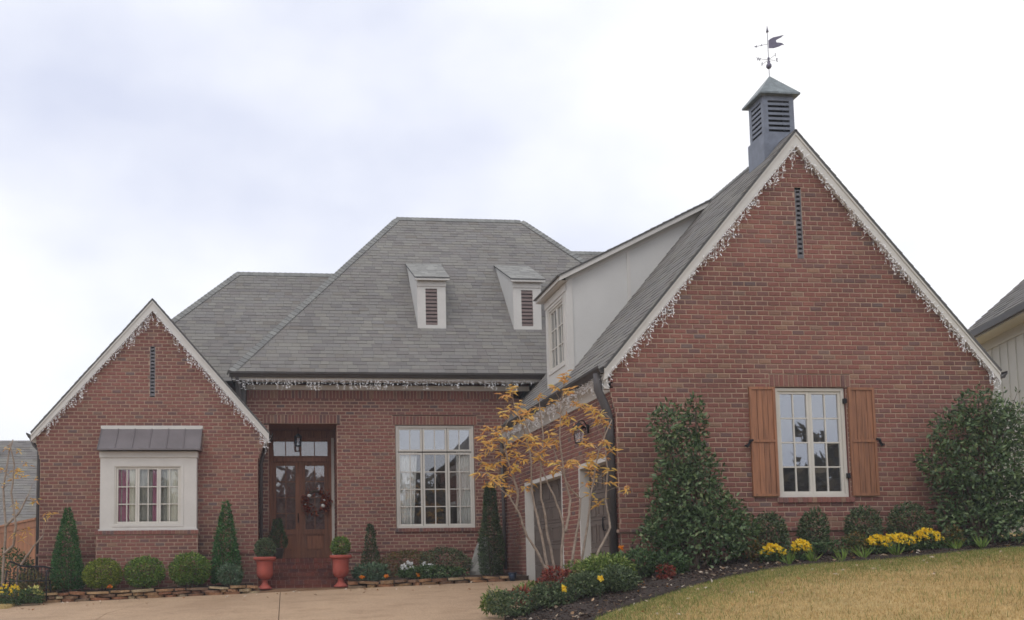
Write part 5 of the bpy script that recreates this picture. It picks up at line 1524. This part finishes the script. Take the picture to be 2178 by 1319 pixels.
# dark potted evergreen inside the porch
t = thing('planter_pot', (-.08, 23.0, .11), 'dark round pot in the porch behind the left urn', 'pot')
b = MB(); b.lathe([(0, 0), (.11, 0), (.15, .22), (.16, .24), (.14, .24), (.13, .2), (0, .2)], (-.08, 23.0, .11), 20); b.build('pot_body', M_gutter, t, smooth=True)
shrub('potted_evergreen', 'dark evergreen in the porch beside the left door leaf', 'plant', (-.08, 23.0, .32), .2, .68, L_cone2, 2600, .045, .024, None, 170, 'column', .15)

# hanging lantern under the porch ceiling
t = thing('porch_lantern', (.42, 23.85, 3.28), 'dark lantern hanging from the porch ceiling above the front door', 'lantern')
b = MB(); b.tube([(.42, 23.85, 3.283), (.42, 23.85, 3.12)], .008, 5); b.build('chain', M_iron, t)
b = MB(); b.lathe([(.012, .16), (.09, .10), (.095, .085), (0, .085)], (.42, 23.85, 2.97), 6); b.lathe([(.07, -.15), (.075, -.13), (.02, -.13)], (.42, 23.85, 2.97), 6)
for k in range(6):
    w = math.pi / 3 * k; b.tube([(.42 + .088 * math.cos(w), 23.85 + .088 * math.sin(w), 3.06), (.42 + .07 * math.cos(w), 23.85 + .07 * math.sin(w), 2.83)], .006, 4)
b.build('lantern_cage', M_iron, t)
g = MB(); g.lathe([(.064, -.13), (.08, .085)], (.42, 23.85, 2.97), 6); g.build('lantern_glass', M_glass3, t)

# small orange pansies behind the stone edging
for i, (x, y, lab) in enumerate(((1.72, 21.25, 'orange pansy behind the stone edging nearest the right urn'), (2.25, 21.25, 'orange pansy behind the stone edging below the white flowers'), (2.95, 21.3, 'orange pansy behind the stone edging left of the dark ground cover'), (-3.55, 21.15, 'pale orange pansy in front of the leftmost boxwood ball'))):
    t = thing('pansy', (x, y, zb(x)), lab, 'flower')
    b = MB(); b.tube([(x, y, zb(x) - .03), (x, y - .02, zb(x) + .07)], .005, 4); b.build('stem', L_ground, t)
    petals(t, (x, y - .02, zb(x) + .08), (.03, .02, .02), 4, L_org2, .05, 230 + i)

# wreath
wc = (.86, YD - .05, 1.50)
t = thing('autumn_wreath', wc, 'autumn wreath of red leaves and white gourds on the right door leaf', 'wreath')
b = MB(); pts = [(wc[0] + .27 * math.cos(a), wc[1], wc[2] + .27 * math.sin(a)) for a in np.linspace(0, 2 * math.pi, 25)]
b.tube(pts, .03, 6, cap=False); b.build('ring', M_bark2, t)
def around(n, spread, seed, wts):
    rg = np.random.default_rng(seed)
    a = rg.choice(wts, n) + rg.normal(0, .45, n)
    r = .27 + rg.normal(0, spread, n)
    return np.stack([wc[0] + r * np.cos(a), wc[1] - .02 - .05 * rg.random(n), wc[2] + r * np.sin(a)], 1)
P = around(420, .05, 3, [.1, .5, -.5, 2.7, 3.3, 3.8])
np_mesh('foliage', leaves_at(P, np.tile([[0, -1, 0]], (len(P), 1)), .075, .045, 1.0), 4, mat_leaf('wreath_leaf', [(0, lin(96, 40, 30)), (.5, lin(150, 62, 40)), (1, lin(176, 100, 56))], bigamp=0), t, faces=LEAF_F)
for i, (dx, dz, r) in enumerate(((-.17, .15, .055), (.17, -.1, .055), (.2, .04, .03), (-.27, -.06, .03))):
    b = MB(); b.lathe([(.001, -r * .8), (r * .7, -r * .6), (r, 0), (r * .75, r * .6), (.001, r * .8)], (wc[0] + dx, wc[1] - .06, wc[2] + dz), 12); b.build('gourd', M_curtain, t, smooth=True)

# ------------------------------------------------------------------ stone edging
def stone_mesh(i):
    rg = random.Random(i); mb = MB()
    vs = []
    L, D, H = .5, .5, .5
    for z in (-H, H):
        for k in range(8):
            a = 2 * math.pi * (k + .5) / 8; c, s = math.cos(a), math.sin(a)
            f = 1 / max(abs(c), abs(s)) * .5
            vs.append((c * f * rg.uniform(.84, 1.02), s * f * rg.uniform(.84, 1.02), z * rg.uniform(.8, 1.05)))
    mb.add(vs, [tuple(range(7, -1, -1)), tuple(range(8, 16))] + [(k, (k + 1) % 8, (k + 1) % 8 + 8, k + 8) for k in range(8)])
    me = mb.mesh('stone'); me.materials.append(M_stone); return me
STONES = [stone_mesh(i) for i in range(10)]
def edging(label, x0, x1, layers, seed):
    rg = random.Random(seed)
    t = thing('stone_edging', (x0, 21.0, z_drive(x0, 21)), label, 'stone edging', 'stacked stone edgings of the front beds')
    for k in range(layers):
        x = x0 - rg.uniform(0, .1)
        while x < x1:
            L = rg.uniform(.13, .42) if k < layers - 1 else rg.uniform(.2, .5)
            g = z_drive(x + L / 2, 21.0); top = z_bed(x + L / 2) + .02
            hh = (top - g + .02) / layers
            cx_ = x + L / 2; z = g + hh * (k + .5) - .01 + rg.uniform(-.008, .008)
            m = Matrix.Translation((cx_, 21.05 + rg.uniform(-.025, .03), z)) @ Matrix.Rotation(rg.uniform(-.09, .09), 4, 'Y') @ Matrix.Rotation(rg.uniform(-.12, .12), 4, 'Z') @ Matrix.Diagonal((L * .98, rg.uniform(.16, .22), hh * rg.uniform(.72, 1.0), 1))
            inst('stone', STONES[rg.randrange(10)], m, t)
            x += L
    return t
edging('low edging of stacked tan flat stones in front of the bay window', -4.85, -.6, 3, 1)
edging('low edging of stacked tan flat stones between the right urn and the garage', 1.5, 4.85, 2, 2)

# boulder, blue pot
rgb_ = np.random.default_rng(4)
b = MB()
prof = [(.33, 0), (.36, .15), (.31, .4), (.22, .65), (.11, .88), (.02, .98)]
for i, (r, z) in enumerate(prof):
    pass
n = 14; vs = []
for r, z in prof:
    for k in range(n):
        a = 2 * math.pi * k / n; q = r * (1 + .12 * math.sin(k * 2.3 + z * 5) + rgb_.normal(0, .05))
        vs.append((4.66 + q * math.cos(a), 22.45 + .6 * q * math.sin(a), zb(4.6) - .05 + z))
b.add(vs, [(i * n + k, i * n + (k + 1) % n, (i + 1) * n + (k + 1) % n, (i + 1) * n + k) for i in range(len(prof) - 1) for k in range(n)] + [tuple(range((len(prof) - 1) * n, len(prof) * n))])
tag(b.build('boulder', M_rock, None), 'pale grey upright boulder behind the tall conifer beside the garage', 'boulder')
t = thing('glazed_pot', (4.95, 20.95, z_drive(4.95, 20.95)), 'small dark blue pot on the driveway by the garage corner', 'pot')
b = MB(); b.lathe([(0, 0), (.06, 0), (.08, .1), (.085, .17), (.07, .17), (.06, .05), (0, .04)], (4.95, 20.95, z_drive(4.95, 20.95)), 16); b.build('pot_body', M_blue, t, smooth=True)
b = MB(); b.lathe([(.082, .155), (.095, .16), (.095, .18), (.07, .18)], (4.95, 20.95, z_drive(4.95, 20.95)), 16); b.build('rim', M_blue, t, smooth=True)

# ------------------------------------------------------------------ left edge: bench, flowers, fence, neighbour
bx, by, bz = -5.16, 21.0, -.70
t = thing('garden_bench', (bx, by, bz), 'black iron garden bench behind yellow flowers at the left of the house', 'bench')
b = MB(); b.tube([(bx - .42, by + .18, bz + .82), (bx - .2, by + .2, bz + .72), (bx, by + .2, bz + .70), (bx + .25, by + .2, bz + .70), (bx + .42, by + .18, bz + .66)], .02, 6)
for k in range(12):
    xx = bx - .4 + k * .07; b.tube([(xx, by + .19, bz + .68), (xx, by + .15, bz + .4)], .009, 5)
b.build('backrest', M_iron, t)
b = MB()
for k in range(6): b.box(bx - .42, bx + .42, by - .2 + k * .06, by - .155 + k * .06, bz + .4, bz + .42)
b.build('seat', M_iron, t)
for sx_ in (-.4, .4):
    for sy_ in (-.18, .16):
        b = MB(); b.tube([(bx + sx_, by + sy_, bz + .4), (bx + sx_ * 1.05, by + sy_ * 1.1, bz)], .016, 6); b.build('leg', M_iron, t)
    b = MB(); b.tube([(bx + sx_, by + .17, bz + .6), (bx + sx_, by - .1, bz + .62), (bx + sx_, by - .18, bz + .4)], .016, 6); b.build('armrest', M_iron, t)
flower_clump('yellow_flowers', 'yellow orange flowering plant at the far left edge by the driveway', (-5.42, 20.55, -.78), .3, .5, L_ground, L_yel, 900, 45, .035, None, 201)
flower_clump('pale_flowers', 'pale yellow flowering plant in front of the black bench', (-4.98, 20.62, -.75), .24, .42, L_ground, L_pale, 800, 26, .035, None, 202)
shrub('round_shrub', 'dark green shrub in front of the wooden fence at the left', 'shrub', (-6.0, 23.3, -.68), .42, 1.05, L_ground, 2000, .07, .035, None, 203, amp=.25)
shrub('round_shrub', 'low olive shrub between the fence and the house corner', 'shrub', (-5.35, 22.0, -.62), .3, .5, L_brown, 1200, .06, .03, None, 204, amp=.25)

f0, f1 = Vector((-8.6, 30.4, 0)), Vector((-5.7, 24.05, 0))
fl = thing('wooden_fence', (f1.x, f1.y, -.75), 'orange brown wooden board fence at the left of the house', 'fence')
du = (f0 - f1).normalized(); Lf_ = (f0 - f1).length; nn = Vector((-du.y, du.x, 0)); nn = nn if nn.y < 0 else -nn
FFn = Frame(f1, du, nn)
ftop = 1.10
b = MB(); b.fbox(FFn, -.05, Lf_, ftop, ftop + .05, -.06, .08); b.build('cap_rail', M_fence, fl)
b = MB(); b.fbox(FFn, -.05, Lf_, ftop - .16, ftop - .002, .022, .045); b.build('fascia_rail', M_fence, fl)
x = 0
while x < Lf_:
    b = MB(); b.fbox(FFn, x + .003, x + .137, -.75, ftop - .001, 0, .02 + random.uniform(0, .003)); b.build('board', M_fence, fl); x += .14
for x in (0, 2.3, 4.6, 6.8):
    b = MB(); b.fbox(FFn, x, x + .09, -.9, ftop - .002, -.1, -.005); b.build('post', M_fence, fl)

def rows_on(name, par, p00, p10, p01, p11, rows, mat):
    """shingle courses on a quad, joined (far roofs)"""
    p00, p10, p01, p11 = map(Vector, (p00, p10, p01, p11))
    n = (p10 - p00).cross(p01 - p00).normalized(); n = n if n.z > 0 else -n
    mb = MB()
    for i in range(rows):
        a0, b0 = p00.lerp(p01, i / rows), p10.lerp(p11, i / rows); a1, b1 = p00.lerp(p01, min(1, (i + 1.1) / rows)), p10.lerp(p11, min(1, (i + 1.1) / rows))
        L = (b0 - a0).length; x = 0
        while x < L:
            q = min(L, x + random.uniform(.22, .5)); s, t_ = x / L, q / L; h = random.choice((.012, .02))
            mb.add([a0.lerp(b0, s) + n * h, a0.lerp(b0, t_) + n * h, a1.lerp(b1, t_) + n * .003, a1.lerp(b1, s) + n * .003, a0.lerp(b0, s), a0.lerp(b0, t_)], [(0, 1, 2, 3), (4, 5, 1, 0)]); x = q
    return mb.build(name, mat, par, kind='stuff')
nh = thing('neighbor_house', (-16, 46, -.7), 'neighbouring house with a grey shingle roof beyond the wooden fence', 'house')
b = MB(); b.box(-26, -9.3, 39.4, 50, -.8, 1.0); b.build('wall', mat_plain('neighbor_brick', lin(130, 96, 84), .9, 6, .2, 30, .3), nh)
b = MB(); b.prism([(-26.4, 38.6, .9), (-8.6, 38.6, .9), (-9.6, 43.2, 5.35), (-26.4, 43.2, 5.35)], (0, .05, -.12)); b.prism([(-26.4, 48.5, .9), (-26.4, 43.2, 5.34), (-9.6, 43.2, 5.34), (-8.6, 48.5, .9)], (0, -.05, -.12)); b.prism([(-8.6, 38.6, .9), (-8.6, 48.5, .9), (-9.6, 43.2, 5.33)], (-.05, 0, -.1)); b.build('roof', M_roofbase, nh)
rows_on('shingles', nh, (-26.4, 38.6, .91), (-8.6, 38.6, .91), (-26.4, 43.2, 5.36), (-9.6, 43.2, 5.36), 40, M_shingles)
b = MB(); b.tube([(-11.75, 42.3, 4.3), (-11.75, 42.3, 6.05)], .07, 8); b.build('vent_pipe', M_gutter, nh)

# ------------------------------------------------------------------ right neighbour
na = Vector((16.85, 22.0, 0)); nd = Vector((-.2835, -.9788, 0))
Fn = Frame(na, nd, Vector((-.9788, .2835, 0)))
n2 = thing('neighbor_house', (19, 20, -.3), 'neighbouring house with cream board and batten siding at the right', 'house')
zE = 5.05
b = MB(); b.prism([Fn.p(.15, -.8), Fn.p(6.4, -.8), Fn.p(6.4, zE), Fn.p(.15, zE)], -Fn.n * 9); b.build('wall', M_cream, n2)
for k in range(15):
    b = MB(); a = .35 + k * .41; b.fbox(Fn, a, a + .04, -.8, zE - .24, .001, .02); b.build('batten', M_cream, n2)
b = MB(); b.fbox(Fn, .1, 6.4, zE - .235, zE - .02, .002, .03); b.build('frieze_board', M_cream, n2)
b = MB(); b.fbox(Fn, -.25, 6.8, zE - .018, zE + .02, -.1, .42); b.build('soffit', M_cream, n2)
b = MB(); b.fbox(Fn, -.3, 6.85, zE + .021, zE + .16, .36, .5); b.build('gutter', M_gutter, n2)
hipA = Fn.p(-.3, zE + .12, .45)
b = MB()
rise = 4.6
b.prism([Fn.p(-.3, zE + .13, .45), Fn.p(6.9, zE + .13, .45), Fn.p(6.9, zE + .13 + rise, -4.1), Fn.p(4.0, zE + .13 + rise, -4.1)], (0, 0, -.08))
b.prism([Fn.p(-.3, zE + .13, .45), Fn.p(4.0, zE + .13 + rise, -4.1), Fn.p(-.3, zE + .13, -8.9)], (0, 0, -.08))
b.prism([Fn.p(-.3, zE + .13, -8.9), Fn.p(4.0, zE + .13 + rise, -4.1), Fn.p(6.9, zE + .13 + rise, -4.1), Fn.p(6.9, zE + .13, -8.9)], (0, 0, -.08)); b.build('roof', M_roofbase, n2)
b = MB(); b.prism([Fn.p(6.39, zE - .05, -.01), Fn.p(6.39, zE - .05, -8.95), Fn.p(6.39, zE + rise + .03, -4.1)], Fn.u * .02); b.build('gable_wall', M_cream, n2)
p00, p10, p01, p11 = Fn.p(-.3, zE + .14, .45), Fn.p(6.9, zE + .14, .45), Fn.p(4.0, zE + .14 + rise, -4.1), Fn.p(6.9, zE + .14 + rise, -4.1)
rows_on('shingles', n2, p00, p10, p01, p11, 44, M_shingles)

# ------------------------------------------------------------------ lawn grass, mulch chips, fallen leaves
rg = np.random.default_rng(77)
def inside_lawn(x, y):
    y = y - rg.normal(0, .05, len(y))
    yb2 = np.interp(x, [p[0] for p in reversed(BF)], [p[1] for p in reversed(BF)])
    return (x > np.array([lawn_left(v) for v in y]) - .02) & (y < yb2 + .03)
def in_view(x, y, margin=0):
    return (x / np.maximum(y, .1) < .93) & (x / np.maximum(y, .1) > .1)
def grass(n, y0, y1, hl, name, mat, edge_only=False):
    X = rg.uniform(2.6, 13.0, n * 3); Y = rg.uniform(y0, y1, n * 3)
    k = inside_lawn(X, Y) & in_view(X, Y)
    if edge_only:
        yb2 = np.interp(X, [p[0] for p in reversed(BF)], [p[1] for p in reversed(BF)])
        k &= rg.random(len(X)) < np.exp(-((yb2 - Y) / .95) ** 1.6)
    else:
        k &= np.sin(X * 1.9 + 1.3 * np.sin(Y * 1.1)) * np.sin(Y * 2.3 + X * .4) + rg.normal(0, .9, len(X)) > (-.9 if hl < .06 else 1.1)
    X, Y = X[k][:n], Y[k][:n]
    Z = np.array([zl2(a, b_) for a, b_ in zip(X, Y)])
    P = np.stack([X, Y, Z - .004], 1); m = len(P)
    a = rg.uniform(0, 2 * math.pi, m)
    lean = rg.uniform(.2, 1.3, (m, 1))
    h = hl * rg.uniform(.5, 1.3, (m, 1))
    d = np.stack([np.cos(a), np.sin(a), np.zeros(m)], 1)
    side = np.stack([-np.sin(a), np.cos(a), np.zeros(m)], 1) * .0035
    tip = P + d * h * lean * .8 + np.array([0, 0, 1]) * h
    V = np.stack([P - side, P + side, tip], 1).reshape(-1, 3)
    return np_mesh(name, V, 3, mat, None, 'stuff', faces=[(0, 1, 2)])
G_tan = mat_leaf('tan_grass', [(0, lin(176, 148, 98)), (.5, lin(208, 178, 126)), (.85, lin(226, 200, 150)), (1, lin(150, 142, 84))], .8, .1, .25, 'island', .2)
G_grn = mat_leaf('green_grass', [(0, lin(102, 122, 60)), (.6, lin(132, 148, 82)), (1, lin(168, 164, 98))], .8, .1, .2, 'island', .2)
tag(grass(110000, 8.5, 14.4, .035, 'grass', G_tan), 'short dormant tan lawn grass in front of the garage wing', 'grass', kind='stuff')
tag(grass(80000, 9.5, 14.4, .045, 'grass', G_grn, True), 'greener grass along the edge of the mulch bed', 'grass', kind='stuff')

tag(grass(9000, 9.0, 14.2, .085, 'grass_tufts', G_grn), 'scattered longer greenish tufts in the tan lawn', 'grass', kind='stuff')
def scatter(n, pts, L, W, mat, name, label, cat):
    P = np.array(pts); m = len(P)
    D = rg.normal(0, 1, (m, 3)); D[:, 2] = np.abs(D[:, 2]) * .15
    o = np_mesh(name, leaves_at(P, D, L, W, .1, rng=rg), 4, mat, None, 'stuff', faces=LEAF_F)
    return tag(o, label, cat)
def bed_points(n):
    out = []
    for _ in range(n):
        i = rg.integers(0, 119); t = rg.random()
        x = A[i, 0] * (1 - t) + B[i, 0] * t; y = A[i, 1] * (1 - t) + B[i, 1] * t
        out.append((x, y, z_plant(x, y) + .05))
    return out
M_chip = mat_leaf('mulch_chip', [(0, lin(40, 32, 30)), (.6, lin(78, 62, 54)), (1, lin(120, 102, 90))], .9, .1, 0)
M_dry = mat_leaf('dry_leaf', [(0, lin(150, 100, 60)), (.5, lin(196, 170, 140)), (1, lin(226, 214, 198))], .8, .1, .1)
scatter(0, bed_points(9000), .05, .016, M_chip, 'mulch_chips', 'dark bark chips covering the planting bed by the garage wing', 'mulch')
pts = bed_points(560)
pts = [p for p in pts if p[1] < 14.3]
for _ in range(110):
    x = rg.uniform(4, 12); y = np.interp(x, [p[0] for p in reversed(BF)], [p[1] for p in reversed(BF)]) - abs(rg.normal(0, .9))
    pts.append((x, y, zl2(x, y) + .015))
for _ in range(75):
    x = rg.uniform(-5, 4.4); y = 20.9 - abs(rg.normal(0, .8)); pts.append((x, y, z_drive(x, y) + .008))
scatter(0, pts, .075, .035, M_dry, 'fallen_leaves', 'scattered dry fallen leaves on mulch, lawn and driveway', 'leaves')

# ------------------------------------------------------------------ woods across the street, seen only in the window panes
rnd = random.Random(12)
P, D = [], []
tr = MB()
for k in range(90):
    x = -70 + k * 1.6 + rnd.uniform(-1, 1); y = -36 + rnd.uniform(-7, 7); h = rnd.uniform(4.8, 8.0)
    tr.tube([(x, y, -2), (x + rnd.uniform(-.3, .3), y, h * .5), (x + rnd.uniform(-.8, .8), y, h)], [.22, .16, .04], 5)
    for j in range(7):
        a = rnd.uniform(0, 6.28); q = h * rnd.uniform(.25, .7)
        tr.tube([(x, y, q), (x + 1.6 * math.cos(a), y + 1.6 * math.sin(a), q + rnd.uniform(.8, 2.4))], [.07, .02], 4)
    p, d = ellipsoid((x, y, h * .5), (2.3, 2.2, h * .52), 700, k, .3, .6, -1)
    P.append(p); D.append(d)
P = np.concatenate(P); D = np.concatenate(D)
w = np_mesh('far_woods', leaves_at(P, D, .85, .5, 1.0), 4, L_wood, None, 'stuff', faces=LEAF_F)
tag(w, 'line of brownish autumn woods across the street', 'woods')
o = tr.build('far_trunks', M_bark2, None, kind='stuff'); tag(o, 'bare trunks of the woods across the street', 'woods')

# ------------------------------------------------------------------ thin mist in the air
hz = MB(); hz.box(-910, 910, -910, 910, -3.6, 10.9)
m = bpy.data.materials.new('thin_mist'); m.use_nodes = True
m.node_tree.nodes.clear()
vo = m.node_tree.nodes.new('ShaderNodeVolumePrincipled'); mo = m.node_tree.nodes.new('ShaderNodeOutputMaterial')
vo.inputs['Color'].default_value = (.92, .94, 1, 1); vo.inputs['Density'].default_value = .0018; vo.inputs['Anisotropy'].default_value = .2
m.node_tree.links.new(vo.outputs[0], mo.inputs['Volume'])
hz.build('haze', m, None, kind='stuff')
